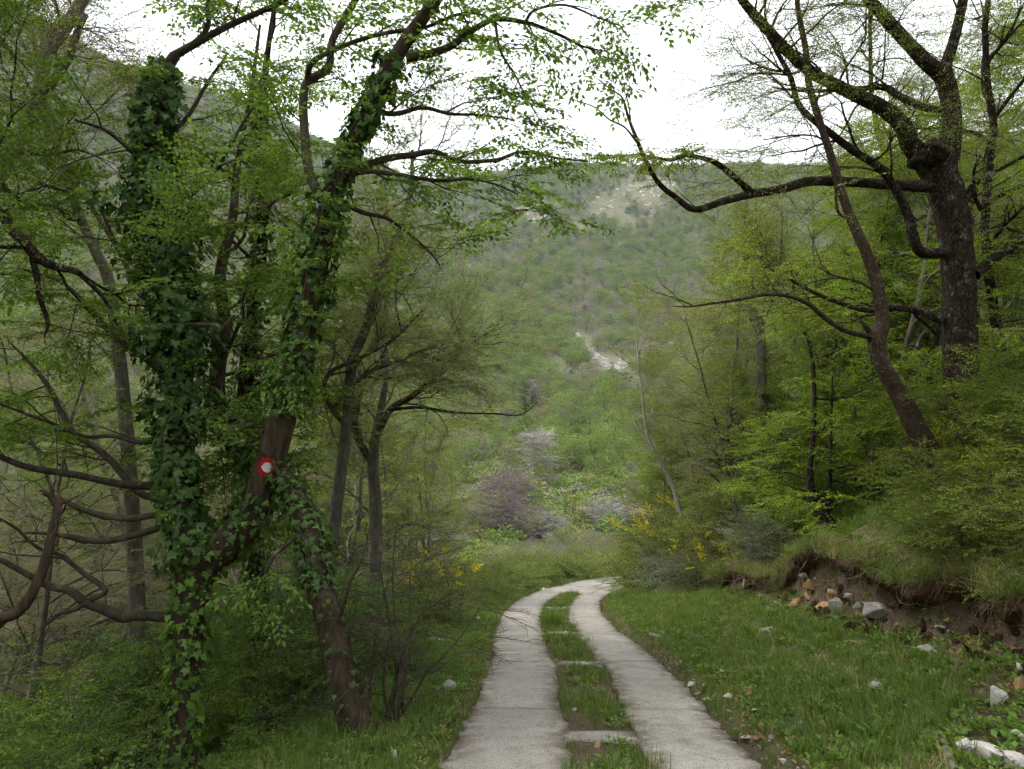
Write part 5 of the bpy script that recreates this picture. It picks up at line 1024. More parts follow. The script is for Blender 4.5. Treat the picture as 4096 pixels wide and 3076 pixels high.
build_hero('layered_green_tree', 'short crooked tree with layered bright leaves at the top of the grassy bank', tuple(B14), T14, M['leaf_right'], M['twig'], M['bark_dark'], 34)
B15 = P(2690, 1930, 22.); B15[2] = tz(B15[0], 22.) - .1
T15 = [('trunk', [(2720, 2050, 22., 26), (2690, 1940, 22., 17), (2640, 1850, 22., 15), (2590, 1740, 22., 13), (2570, 1600, 22., 11), (2555, 1450, 22., 10), (2540, 1300, 22., 6)], 8, .06, lv_bg('fine', 16))]
build_hero('birch_like_tree', 'thin pale stem leaning left over the yellow broom', tuple(B15), T15, M['leaf_light'], M['twig_grey'], M['bark_pale'], 35)

# ------------------------------------------------------------------ ivy
IVY2D = np.array([(0, 0), (.16, -.10), (.46, -.06), (.34, .22), (.50, .46), (.22, .50), (0, 1.0), (-.22, .50), (-.50, .46), (-.34, .22), (-.46, -.06), (-.16, -.10)])
def ivy_mesh(seed):
    g = np.random.default_rng(seed); o = IVY2D * (1 + g.normal(0, .08, IVY2D.shape)); z = -.10 * np.abs(o[:, 0]) - .12 * o[:, 1] ** 2 + g.normal(0, .03, len(o))
    V = np.vstack([[0, .32, .05], np.c_[o, z]]); n = len(o); T = np.array([(0, 1 + i, 1 + (i + 1) % n) for i in range(n)]); return V, T
IVY = [ivy_mesh(k) for k in range(4)]
IVYM = {(k, m): make_mesh('ivy_leaf', IVY[k][0], tris=IVY[k][1], mats=[M[m]], vt=np.full(len(IVY[k][1]), .5)) for k in range(4) for m in ('ivy', 'ivy_new')}
def ivy_on(name, label, segs, seed, singles=300, base=None, new=.15):
    """segs: (points, radii, leaves per metre, thickness, leaf size, share of the way where it starts, where it ends)"""
    g = np.random.default_rng(seed); Pp, Nn, Tt, S = [], [], [], []; stems = MB()
    for p, r, dens, thick, ls, a, b in segs:
        sl = np.concatenate([[0], np.cumsum(np.linalg.norm(np.diff(p, axis=0), axis=1))]); n = int(dens * sl[-1] * (b - a))
        s = g.uniform(a, b, n) * sl[-1]; c = np.stack([np.interp(s, sl, p[:, k]) for k in range(3)], -1); rr = np.interp(s, sl, r)
        tn = nrm(np.stack([np.interp(s, sl, np.gradient(p[:, k])) for k in range(3)], -1)); v = nrm(np.cross(tn, g.normal(0, 1, (n, 3))))
        clump = .35 + .65 * np.clip(.5 + .9 * np.sin(s * 5.1 + seed) * np.sin(s * 2.3 + 1.3) + .5 * np.sin(np.arctan2(v[:, 0], v[:, 1]) * 2 + s * 3), 0, 1)
        off = thick * clump * g.uniform(.05, 1., n) ** .7
        Pp.append(c + v * (rr + .012 + off)[:, None] + np.array([0, 0, 1]) * g.normal(0, .02, (n, 1))); Nn.append(nrm(v + np.array([0, 0, .45]) + g.normal(0, .38, (n, 3))))
        Tt.append(np.array([0, 0, -1]) * .9 + v * .35 + g.normal(0, .45, (n, 3))); S.append(ls * (.35 + 1.15 * g.random(n) ** 1.6))
        for k in range(3):                            # climbing stems
            f = np.linspace(a, b, 26) * sl[-1]; ph = g.uniform(0, 6.28) + np.cumsum(g.normal(0, .25, 26)); cc = np.stack([np.interp(f, sl, p[:, q]) for q in range(3)], -1); r2 = np.interp(f, sl, r) * 1.06 + .006
            t2 = nrm(np.gradient(cc, axis=0)); b2 = nrm(np.cross(t2, [.3, 1, .1])); c2 = np.cross(b2, t2)
            stems.add(tube(cc + r2[:, None] * (np.cos(ph)[:, None] * b2 + np.sin(ph)[:, None] * c2), g.uniform(.004, .009), 4))
    Pp, Nn, Tt, S = np.vstack(Pp), np.vstack(Nn), np.vstack(Tt), np.concatenate(S)
    x = nrm(np.cross(Tt, Nn)); y = nrm(np.cross(Nn, x)); base = Pp[0] if base is None else base
    root = thing(name, label, 'ivy', tuple(base)); b0 = np.array(root.location)
    for ln in (0,): stems.V = [q - b0 for q in stems.V]
    obj('stems', stems.mesh('stems', [M['root']]), root)
    tc_ = np.array([0, 0, CAMZ]) - Pp; show = (nrm(tc_) * Nn).sum(1) * S / np.linalg.norm(tc_, axis=1)
    # leaves on the side turned to the lane and in front
    order = np.argsort(-show); big = set(order[:singles].tolist()); kk = g.integers(0, 4, len(S)); isnew = g.random(len(S)) < new
    for i in order[:singles]:
        o = obj('ivy_leaf', IVYM[(int(kk[i]), 'ivy_new' if isnew[i] else 'ivy')], root)
        o.matrix_local = Matrix(((*[float(q) for q in (x[i, 0] * S[i], y[i, 0] * S[i], Nn[i, 0] * S[i])], Pp[i, 0] - b0[0]), (*[float(q) for q in (x[i, 1] * S[i], y[i, 1] * S[i], Nn[i, 1] * S[i])], Pp[i, 1] - b0[1]), (*[float(q) for q in (x[i, 2] * S[i], y[i, 2] * S[i], Nn[i, 2] * S[i])], Pp[i, 2] - b0[2]), (0, 0, 0, 1)))
    V, T, mi, va, n = [], [], [], [], 0
    for k in range(4):
        ii = np.array([q for q in range(len(S)) if kk[q] == k and q not in big]); Rm = np.stack([x[ii], y[ii], Nn[ii]], -1) * S[ii, None, None]
        tv, tf = IVY[k]; vv = np.einsum('kij,nj->kni', Rm, tv) + Pp[ii][:, None] - b0; V.append(vv.reshape(-1, 3)); T.append((tf[None] + (np.arange(len(ii)) * len(tv))[:, None, None] + n).reshape(-1, 3)); n += len(ii) * len(tv)
        mi.append(np.repeat(isnew[ii].astype(int), len(tf))); va.append(np.repeat(g.random(len(ii)), len(tf)))
    me = make_mesh('leaves', np.vstack(V), tris=np.vstack(T), mats=[M['ivy'], M['ivy_new']], mt=np.concatenate(mi), vt=np.concatenate(va)); obj('leaves', me, root, kind='stuff')
    return root
tp = TP1
ivy_on('ivy', 'thick dark ivy sleeving the left limb of the forked tree', [(*tp[2], 900, .24, .085, .0, .98), (*tp[2], 1000, .52, .085, .38, .72), (*tp[2], 500, .36, .08, .8, .97)], 71, 300, new=.06)
ivy_on('ivy', 'patchy ivy climbing the lower trunk of the forked tree, leaves bright at the fork', [(*tp[0], 330, .07, .085, .0, 1.)], 72, 220, new=.55)
ivy_on('ivy', 'ivy climbing the marked right limb of the forked tree', [(*tp[1], 470, .11, .075, .27, .80), (*tp[1], 300, .07, .07, .0, .15)], 73, 300, new=.18)
ivy_on('ivy', 'dense ivy on the upper trunk of the leaning tree beside the lane', [(*TP2[0], 600, .10, .06, .17, .50), (*TP2[0], 120, .04, .05, .02, .2)], 74, 200, new=.08)
ivy_on('ivy', 'dark ivy sleeve on the upright tree behind the forked tree', [(*TP3[0], 420, .16, .075, .2, .9)], 75, 60, new=.05)

# ------------------------------------------------------------------ trail mark: paint on the bark
def paint_patch(rootobj, b0, host, u, v, rad, name, mat, proud, seed, stretch=1.0, side=0.):
    deps = BVHTree.FromPolygons([tuple(q.co) for q in host.data.vertices], [tuple(p.vertices) for p in host.data.polygons])
    tgt = P(u, v, 7.2); cam0 = np.array([0, 0, CAMZ]); d = nrm(tgt - cam0); g = np.random.default_rng(seed)
    right = nrm(np.cross(d, [0, 0, 1])); up = np.cross(right, d)
    d2 = nrm(d * math.cos(side) - right * math.sin(side)) if side else d
    org = tgt - d2 * 1.0; rt = nrm(np.cross(d2, [0, 0, 1])); up = np.cross(rt, d2)
    nr, na = 5, 28; V = []; jit = 1 + .06 * np.sin(np.arange(na) * 2 * math.pi / na * 3 + seed) + g.normal(0, .04, na)
    for i in range(nr + 1):
        for j in range(na):
            a = j / na * 2 * math.pi; rr = rad * i / nr * jit[j]; o = org + rt * math.cos(a) * rr + up * math.sin(a) * rr * stretch
            h = deps.ray_cast(Vector(o - b0), Vector(d2))
            if h[0] is None: return None
            V.append(np.array(h[0]) + np.array(h[1]) * proud * (1 if np.dot(np.array(h[1]), -d2) > 0 else -1))
    F = [(i * na + j, i * na + (j + 1) % na, (i + 1) * na + (j + 1) % na, (i + 1) * na + j) for i in range(nr) for j in range(na)]
    return make_mesh(name, np.array(V), F, mats=[mat], smooth=True)
host = [o for o in tree1.children if o.name.startswith('limb')][0]
m_red = paint_patch(tree1, B1, host, 1068, 1868, px(34, 7.2), 'trail_mark', M['red_paint'], .004, 3, 1.08)
if m_red:
    tm = obj('trail_mark', m_red, tree1); tm['label'] = 'red ring of paint with a white centre'
    m_w = paint_patch(tree1, B1, host, 1067, 1869, px(18, 7.2), 'white_centre', M['white_paint'], .007, 5, 1.08)
    obj('white_centre', m_w, tm)
    dr = paint_patch(tree1, B1, host, 1045, 1915, px(1.6, 7.2), 'paint_drip', M['red_paint'], .003, 6, 12.)
    if dr: obj('paint_drip', dr, tm)
    m2 = paint_patch(tree1, B1, host, 1108, 1912, px(13, 7.2), 'trail_mark', M['red_paint'], .004, 9, 2.0, .9)
    if m2: obj('trail_mark', m2, tree1)

# ------------------------------------------------------------------ eroded bank: turf lip, stones, roots
bank = thing('earth_bank', 'eroded earth bank with stones and roots under a turf lip', 'bank'); del bank['category']; bank['kind'] = 'structure'
def bank_lip():
    s = np.linspace(3.4, 23.5, 190); g = np.random.default_rng(3); ce = cut_e(s) + 1.22
    k = sstep(.2, .55, cut_h(s)); ov = (.02 + .09 * np.clip(np.sin(s * 2.3 + 1) * .6 + .5 * np.sin(s * 5.1) + .3, 0, 1)) * k + g.normal(0, .025, len(s)) * k
    prof = [(.7, -.04, 0), (.35, .02, 0), (.2, .03, 0), (.05, .01, -.6), (.03, -.03, -1.), (.03, -.09, -.95), (.10, -.16, -.5), (.24, -.26, 0)]
    V = []
    for de, dz, f in prof:
        o = ce + de + f * ov + g.normal(0, .035, len(s)) * k; p = road_pos(s, o); top = terr(*road_pos(s, ce + .30)[:, :2].T)
        z = terr(p[:, 0], p[:, 1]) + dz * k if f == 0 and dz > 0 else top + dz * (.5 + .5 * k) - .06
        V.append(np.c_[p[:, :2], z + g.normal(0, .022, len(s)) - .25 * (1 - k)])
    V = np.array(V); n, m = V.shape[:2]; i = np.arange(n - 1)[:, None] * m; j = np.arange(m - 1)[None]
    F = np.stack([i + j, i + j + 1, i + m + j + 1, i + m + j], -1).reshape(-1, 4)
    obj('turf_lip', make_mesh('turf_lip', V.reshape(-1, 3), F, mats=[M['soil']], smooth=True), bank)
    R = MB()
    for _ in range(700):                              # rootlets and dead grass hanging from the lip
        ss = g.uniform(4, 21); kk = float(np.interp(ss, s, ov)); o = float(cut_e(ss)) + 1.22 - kk * g.uniform(.6, 1.05); p = road_pos(np.array([ss]), np.array([o]))[0]
        z = tz(*road_pos(np.array([ss]), np.array([float(cut_e(ss)) + 1.52]))[0][:2]) - .05
        q = grow(g, (p[0], p[1], z + .04), (g.normal(-.3, .5), g.normal(0, .5), -.6), g.uniform(.12, .45), 5, .3, -.25); R.add(tube(q, np.linspace(g.uniform(.0015, .005), .001, 6), 3))
    obj('hanging_roots', R.mesh('hanging_roots', [M['root']]), bank, kind='stuff')
bank_lip()
def bank_stone(u, v, w_, h_, mat, seed, rot=0., deep=.8):
    """a stone standing out of the bank; w_, h_ in photo pixels"""
    c = G(u, v); y = c[1]; sx, sz = px(w_, y) * 1.35, px(h_, y) * 1.35
    me = rock_mesh(seed, 10, sx * 1.15, max(sx, sz) * deep, sz * 1.15, mat, .03, .006); o = obj('stone', me, bank); o.location = P(u, v, y); o.rotation_euler = (0, rot, random.uniform(-.3, .3))
for i, (u, v, w_, h_, m_, r_) in enumerate([(3190, 2430, 75, 62, 'stone_ochre', .3), (3248, 2378, 40, 48, 'stone_ochre', 0), (3250, 2340, 66, 36, 'stone_ochre', .1), (3335, 2385, 66, 62, 'stone_ochre', 0), (3285, 2440, 90, 40, 'stone_ochre', -.3), (3350, 2445, 50, 92, 'stone_white', -.3),
        (3430, 2480, 42, 70, 'stone_ochre', .1), (3262, 2316, 24, 13, 'stone_white', 0), (2990, 2338, 28, 62, 'stone_white', .15), (2628, 2345, 26, 46, 'stone_white', .1), (3125, 2418, 50, 40, 'stone_grey', .3), (3520, 2470, 110, 80, 'stone_grey', .4), (3460, 2440, 60, 60, 'stone_grey', 0), (3795, 2480, 40, 30, 'stone_ochre', 0), (3770, 2510, 46, 22, 'stone_grey', 0), (3220, 2300, 50, 20, 'stone_grey', .2), (3400, 2395, 44, 36, 'stone_grey', 0), (3580, 2420, 50, 34, 'stone_ochre', .2), (3060, 2390, 46, 30, 'stone_grey', .2), (3820, 2530, 34, 50, 'stone_white', .2)]):
    bank_stone(u, v, w_, h_, m_, 700 + i, r_)
for i in range(26):                                   # bent roots in the face of the bank
    gq = np.random.default_rng(i + 60); ss = gq.uniform(4.6, 15); p0 = road_pos(np.array([ss]), np.array([float(cut_e(ss)) + 1.22 + .06]))[0]; zt = tz(*road_pos(np.array([ss]), np.array([float(cut_e(ss)) + 1.56]))[0][:2])
    q = grow(gq, (p0[0], p0[1], zt - gq.uniform(.08, .2)), (gq.normal(-.5, .4), gq.normal(0, .8), -.3), gq.uniform(.25, .7), 8, .35, -.08); obj('root', make_mesh('root', *tube(q, np.linspace(gq.uniform(.006, .016), .002, 9), 6, .15, i), mats=[M['root']], smooth=True), bank)

# ------------------------------------------------------------------ loose stones, each a thing
def stone(u, v, w_, h_, mat, seed, label, rot=(0, 0, 0), name='stone', sink=.2):
    c = G(u, v + h_ * .4); y = c[1]; sx, sz = px(w_, y) * 1.25, px(h_, y) * 1.2
    o = obj(name, rock_mesh(seed, 12, sx * 1.08, sx * .85, sz * 1.25, mat, .07, .014)); o.location = (c[0], c[1], c[2] + sz * (.5 - sink)); o.rotation_euler = rot; tag(o, label, 'stone'); return o
for i, (u, v, w_, h_, m_, l) in enumerate([
    (1795, 2745, 56, 44, 'stone_grey', 'pointed grey stone in the grass left of the lane'), (1735, 2565, 74, 24, 'stone_white', 'flat white stone lying in the grass left of the lane'),
    (1850, 2478, 66, 34, 'stone_grey', 'broad pale rock half sunk in the left verge'), (1910, 2474, 46, 12, 'stone_white', 'thin white slab beside the broad pale rock on the left verge'),
    (1585, 3022, 52, 24, 'stone_white', 'white stone at the foot of the leaning tree'), (1832, 2998, 26, 12, 'stone_white', 'small white block at the lane edge near the leaning tree'),
    (1935, 2740, 14, 9, 'stone_grey', 'small dark stone on the left edge of the lane'),
    (2912, 2787, 44, 20, 'stone_white', 'white stone in the grass right of the lane, beside a brown one'), (2985, 2780, 44, 22, 'stone_ochre', 'brown stone in the grass right of the lane, beside a white one'),
    (2832, 2803, 38, 14, 'stone_white', 'flat pale stone on the gravel at the right lane edge'), (2770, 2740, 40, 14, 'stone_white', 'pale flat stone at the right lane edge, farther up the row'), (2788, 2778, 24, 12, 'stone_grey', 'small grey stone at the right lane edge between pale ones'),
    (3050, 2908, 40, 34, 'stone_ochre', 'upright ochre stone in the grass at the right edge of the lane'), (3032, 2955, 42, 18, 'stone_ochre', 'ochre stone on the gravel beside the lane at lower right'), (2988, 2957, 50, 18, 'stone_white', 'pale rough stone on the gravel beside the ochre one'), (3085, 2950, 24, 12, 'stone_grey', 'small grey stone right of the ochre gravel stone'),
    (3135, 2895, 36, 22, 'stone_white', 'rough white stone deep in the grass right of the lane'), (3205, 2893, 34, 16, 'stone_grey', 'grey stone in the grass on the lower right slope'), (3510, 2750, 62, 36, 'stone_grey', 'grey stone half hidden in the grass in the middle of the right slope'),
    (3022, 2843, 34, 12, 'stone_white', 'thin pale stone in grass right of the lane'), (3135, 3045, 30, 16, 'stone_white', 'white pebble stone at the bottom edge right of the lane'),
    (2887, 2688, 30, 14, 'stone_white', 'white stone in the grass above the right lane edge'), (2805, 2664, 30, 12, 'stone_white', 'flat white stone high in the grass beside the right strip'), (3055, 2690, 28, 12, 'stone_white', 'small white stone in grass, mid slope on the right'), (3132, 2554, 36, 20, 'stone_ochre', 'ochre stone in the grass below the earth bank'), (3080, 2520, 80, 26, 'stone_grey', 'flat grey slab lying below the earth bank'),
    (2620, 2545, 50, 24, 'stone_grey', 'rounded grey stone at the right edge beyond the bend of the grass strip'),
    (3985, 2795, 76, 84, 'stone_white', 'tilted white slab of rock at the right edge below the hollow'), (3720, 2590, 90, 50, 'stone_grey', 'brown-grey rock sunk in leaf litter below the hollow'), (3888, 2880, 24, 18, 'stone_white', 'small cream stone in leaf litter at lower right'),
    (3857, 2985, 70, 58, 'stone_white', 'rugged pale stone near the lower right corner'), (3960, 3010, 130, 66, 'stone_white', 'large white rock in the lower right corner, left half'), (4060, 3050, 120, 60, 'stone_white', 'large white rock filling the lower right corner'), (4060, 2950, 90, 50, 'stone_grey', 'grey rock behind the white corner rocks'),
    (4072, 2690, 44, 54, 'stone_white', 'white rock at the right edge under the hanging root'), (4082, 2740, 50, 50, 'stone_ochre', 'tan rock at the right edge below the white one'), (4085, 2798, 26, 12, 'stone_white', 'small white chip at the right edge'), (3400, 2850, 20, 14, 'stone_white', 'small pale stone in long grass on the right slope'),
    (2300, 2838, 26, 12, 'stone_white', 'white stone in the grass strip between the wheel tracks'), (2265, 2533, 24, 9, 'stone_white', 'white chip in the far part of the grass strip'), (2390, 2980, 50, 22, 'stone_ochre', 'brown stone in the grass strip near the bottom edge'), (2510, 3020, 26, 16, 'stone_white', 'white stone in the grass strip near the bottom edge'), (2310, 3055, 24, 18, 'stone_white', 'white stone at the bottom of the grass strip, left side'), (2595, 2868, 16, 10, 'stone_grey', 'dark stone on the right wheel strip'), (2225, 2652, 16, 9, 'stone_white', 'tiny white stone at the left edge of the grass strip'), (2405, 2635, 14, 12, 'stone_white', 'white stone at the right edge of the grass strip'),
    (2168, 2362, 42, 16, 'stone_white', 'white boulder beside the far bend of the lane, left one'), (2198, 2366, 34, 14, 'stone_white', 'white boulder beside the far bend of the lane, right one'), (2205, 2372, 16, 7, 'stone_ochre', 'rusty stone in front of the white boulders at the bend'),
    (3003, 2240, 40, 24, 'stone_white', 'pale stone on the grass above the earth bank')]):
    stone(u, v, w_, h_, m_, 800 + i, l, (0, random.uniform(-.25, .25), random.uniform(0, 3)))

# ------------------------------------------------------------------ crushed can, fallen branch
def can():
    c = G(1987, 2552); root = thing('drink_can', 'crushed red and white drink can lying on the left lane edge', 'can', (c[0], c[1], c[2] + .03), R0(70), 1., None, (0, R0(88)))
    g = np.random.default_rng(4); z = np.linspace(-.06, .06, 9); r = np.array([.024, .031, .033, .031, .028, .030, .033, .031, .025])
    V, F = tube(np.c_[g.normal(0, .002, 9), g.normal(0, .002, 9), z], r, 18, .08, 4); obj('body', make_mesh('body', V, F, mats=[M['can_red']], smooth=True), root)
    for k, zz in enumerate((-.062, .062)):
        V, F = tube(np.array([[0, 0, zz - .004], [0, 0, zz], [0, 0, zz + .001]]), np.array([.025, .027, .001]), 18); obj(('base', 'lid')[k], make_mesh('lid', V, F, mats=[M['can_metal']], smooth=True), root)
    V, F = tube(np.array([[0, 0, .025], [0, 0, .045]]), np.array([.0335, .0335]), 18); obj('white_band', make_mesh('white_band', V, F, mats=[M['white_paint']], smooth=True), root)
can()
def fallen(name, label, pts, mat, seed, sides=8):
    q = [G(u, v) for u, v, w_ in pts]; r = np.array([px(w_, c[1]) / 2 for (u, v, w_), c in zip(pts, q)]); p = catmull(np.c_[np.array(q) + np.c_[0 * r, 0 * r, r * .7], r], 5)
    me = make_mesh(name, *tube(p[:, :3] - q[0], p[:, 3], sides, .14, seed), mats=[M[mat]], smooth=True); o = obj(name, me); o.location = q[0]; tag(o, label, 'branch')
fallen('fallen_branch', 'lichen-spotted dead branch lying in the grass at lower right', [(3650, 2935, 22), (3720, 2940, 24), (3765, 2965, 28), (3790, 3020, 36), (3800, 3065, 44), (3830, 3110, 40)], 'bark_grey', 1)
fallen('fallen_branch', 'thin brown stick lying on the gravel edge of the right wheel strip', [(2930, 2962, 7), (2965, 2968, 8), (2995, 2976, 6)], 'bark_brown', 2, 6)
fallen('fallen_branch', 'thin pale stick curved over the grass below the earth bank', [(3360, 2580, 8), (3400, 2570, 9), (3450, 2580, 6)], 'bark_pale', 3, 6)
fallen('fallen_branch', 'leaning dead stick at the foot of the earth bank', [(3650, 2590, 12), (3690, 2520, 12), (3700, 2480, 10)], 'bark_grey', 5, 6)
# twiggy shrub in front of the leaning tree
tw = auto_shrub(640, 1.9, 1.3, M['leaf_fresh'], M['twig'], 'bare', 9, 6, 3, .7, .02)
c = G(1545, 2890); place(tw, 'twiggy_shrub', 'dark leafless shrub growing at the foot of the leaning tree', 'shrub', (c[0], c[1], c[2]), 0., .95)
lo = auto_shrub(641, 1.3, 1.2, M['leaf_fresh'], M['twig'], 'near', 6, 4, 3, .8)
for i, (u, y, v, s_, l) in enumerate(((1120, 8.6, 3076, .9, 'low leafy shrub between the forked tree and the leaning tree'), (240, 5.6, 3076, .9, 'leafy shrub in the lower left corner'), (1640, 9.5, 2700, .6, 'small green shrub on the left verge'))):
    c = P(u, v, y); place(lo, 'leafy_shrub', l, 'shrub', on_ground(c[0], y, -.05), i * 1.7, s_)

# ------------------------------------------------------------------ grass, weeds, gravel, litter
def tuft(seed, nb, h, spread, mat, wd=.006, lean=.55):
    g = np.random.default_rng(seed); V, Q, n = [], [], 0
    for _ in range(nb):
        a = g.uniform(0, 6.28); p = np.array([g.normal(0, spread), g.normal(0, spread), -.01]); hh = h * g.uniform(.5, 1.2); ln = g.uniform(.1, lean) * hh; d = np.array([math.cos(a), math.sin(a), 0]); s = np.array([-d[1], d[0], 0]) * wd * g.uniform(.6, 1.2)
        c = [p, p + d * ln * .25 + [0, 0, hh * .5], p + d * ln * .75 + [0, 0, hh * .85], p + d * ln * 1.3 + [0, 0, hh * .95]]; wv = [.8, 1., .6, .08]
        for ci, wi in zip(c, wv): V += [ci - s * wi / 2, ci + s * wi / 2]
        for k in range(3): Q.append((n + 2 * k, n + 2 * k + 1, n + 2 * k + 3, n + 2 * k + 2))
        n += 8
    va = np.repeat(g.random(nb), 3); return make_mesh('tuft', np.array(V), np.array(Q), mats=[mat], vq=va)
TUFT = [tuft(1, 22, .20, .045, M['grass']), tuft(2, 26, .13, .06, M['grass']), tuft(3, 18, .30, .05, M['grass'], .007), tuft(4, 24, .08, .06, M['grass']), tuft(5, 14, .22, .05, M['grass_dry'], .004, .8)]
def weed(seed, n, ls, mat):
    g = np.random.default_rng(seed); a = g.uniform(0, 6.28, n); b = np.c_[np.cos(a), np.sin(a), g.uniform(.1, .9, n)] * .05 * g.uniform(.2, 1.6, (n, 1)); d = np.c_[np.cos(a), np.sin(a), g.uniform(.1, .9, n)]
    V, F = leaf_quads(b, d, np.array([0, 0, 1]) + g.normal(0, .4, (n, 3)), ls * g.uniform(.6, 1.3, n), .6); return make_mesh('weed', V, F, mats=[mat], vq=g.random(n))
WEED = [weed(1, 26, .05, M['leaf_fresh']), weed(2, 18, .07, M['leaf_under']), weed(3, 34, .035, M['leaf_bramble'])]
def verge_points(n, seed, s0, s1, o0, o1, dens=None):
    g = np.random.default_rng(seed); s = s0 + (s1 - s0) * g.random(n) ** 1.25; o = g.uniform(o0, o1, n); p = road_pos(s, o); x, y = p[:, 0], p[:, 1]
    d, s2 = road_sd(x, y); k = (np.abs(d) > 1.24 if abs(o0) > 1 or abs(o1) > 1 else np.ones(n, bool)); return x[k], y[k], d[k], s2[k], g
def grass():
    X, Y, I, S = [], [], [], []
    def add(x, y, idx, s): X.append(x); Y.append(y); I.append(idx); S.append(s)
    x, y, d, s, g = verge_points(13000, 1, 3.5, 31, 1.2, 4.0); e = d - 1.22
    k = (g.random(len(x)) < sstep(-.02, .22, e + .12 * noise2(x, y, .5)) * (1 - .6 * sstep(1.8, 2.3, e) * (s < 22)) * (.45 + .55 * sstep(-.6, .2, noise2(x, y, 1.1, .4))) * (1 - .93 * corner(x, y, e))); x, y, e, s = x[k], y[k], e[k], s[k]; n = len(x)
    add(x, y, np.where(g.random(n) < .08, 4, g.choice(4, n, p=[.3, .34, .08, .28])), g.uniform(.4, .9, n) * (.6 + .4 * sstep(0, .8, e)))
    x, y, d, s, g = verge_points(9500, 2, 3.5, 34, -4.0, -1.2); e = -d - 1.22
    k = g.random(len(x)) < sstep(-.02, .2, e + .12 * noise2(x, y, .5)) * (1 - .8 * sstep(1.6, 2.6, e + .4 * noise2(x, y, 1.2)) * (y < 14)); x, y, e = x[k], y[k], e[k]; n = len(x)
    add(x, y, np.where(g.random(n) < .05, 4, g.choice(4, n, p=[.33, .32, .1, .25])), g.uniform(.45, .95, n) * (.6 + .4 * sstep(0, .6, e)))
    g = np.random.default_rng(9); n = 3000; s = g.uniform(3.6, 24.6, n); o = np.clip(g.normal(.02, .19, n), -.36, .40); p = road_pos(s, o); tie = np.array([.7, 6.15, 9.95, 13.3, 18.6, 22.2])
    k = (np.abs(s[:, None] - tie[None] - .15).min(1) > .24) & (g.random(n) < .08 + .92 * sstep(-.35, .3, noise2(p[:, 0], p[:, 1], .5, .7))) & ~((s > 15.2) & (s < 15.6)); p = p[k]; n = len(p)
    add(p[:, 0], p[:, 1], np.where(g.random(n) < .07, 4, g.choice(4, n, p=[.15, .4, .02, .43])), g.uniform(.4, .85, n))
    s = g.normal(14.3, .15, 40); o = g.normal(-.12, .10, 40); p = road_pos(s, o); add(p[:, 0], p[:, 1], np.full(40, 2), g.uniform(.9, 1.3, 40))
    g = np.random.default_rng(14); n = 1500; s = g.uniform(3.6, 26, n); o = np.where(g.random(n) < .5, 1.22 + np.abs(g.normal(0, .06, n)), -1.23 - np.abs(g.normal(0, .05, n))); q = g.random(n) < .3; o = np.where(q & (s < 24.5), np.where(g.random(n) < .5, -.29, .35) + g.normal(0, .03, n), o); p = road_pos(s, o); kk = noise2(p[:, 0], p[:, 1], .6, 1.7) > -.35; p = p[kk]; n = len(p)
    add(p[:, 0], p[:, 1], np.where(g.random(n) < .15, 4, g.choice(4, n, p=[.2, .35, .0, .45])), g.uniform(.35, .75, n))
    x, y, d, s, g = verge_points(9000, 3, 3.5, 30, 4.3, 9.5); k = g.random(len(x)) < (1 - .6 * sstep(5, 8, d)) * (.35 + .65 * sstep(-.5, .3, noise2(x, y, 1.5, .2))) * sstep(6., 9., y); x, y = x[k], y[k]; n = len(x)
    add(x, y, np.where(g.random(n) < .12, 4, g.choice(4, n, p=[.4, .2, .3, .1])), g.uniform(.6, 1.3, n))
    g = np.random.default_rng(12); n = 1600; s = g.uniform(4, 23, n); o = cut_e(s) + 1.22 - .06 + g.normal(.08, .10, n); p = road_pos(s, o); zt = terr(*road_pos(s, cut_e(s) + 1.22 + .32)[:, :2].T) - .02
    x, y = np.concatenate(X), np.concatenate(Y); z = terr(x, y); I_, S_ = np.concatenate(I), np.concatenate(S)
    pos = np.vstack([np.c_[x, y, z], np.c_[p[:, :2], zt]]); I_ = np.concatenate([I_, g.choice(5, n, p=[.25, .2, .1, .1, .35])]); S_ = np.concatenate([S_, g.uniform(.6, 1.1, n)]); m = len(pos)
    rot = np.c_[g.normal(0, .12, m), g.normal(0, .12, m), g.uniform(0, 6.28, m)]; rot[-n:, :2] *= 5
    scatter('grass', 'green grass on the verges, the bank and between the wheel strips', TUFT, pos, rot, S_, I_)
grass()
def weeds():
    X, Y = [], []
    for sd, nn, s0, s1, o0, o1 in ((21, 2400, 4, 26, -3.6, -1.35), (22, 2600, 4, 26, 1.4, 4.2), (23, 120, 4, 24, -.22, .26), (24, 1600, 4.5, 14, -9, -2.6), (25, 900, 6, 24, 4.4, 8)):
        x, y, d, s, g = verge_points(nn, sd, s0, s1, o0, o1); X.append(x); Y.append(y)
    x, y = np.concatenate(X), np.concatenate(Y); n = len(x); g = np.random.default_rng(26)
    scatter('weeds', 'small broad-leaved weeds growing through the grass', WEED, np.c_[x, y, terr(x, y)], np.c_[np.zeros((n, 2)), g.uniform(0, 6.28, n)], g.uniform(.45, 1.15, n), g.choice(3, n))
weeds()
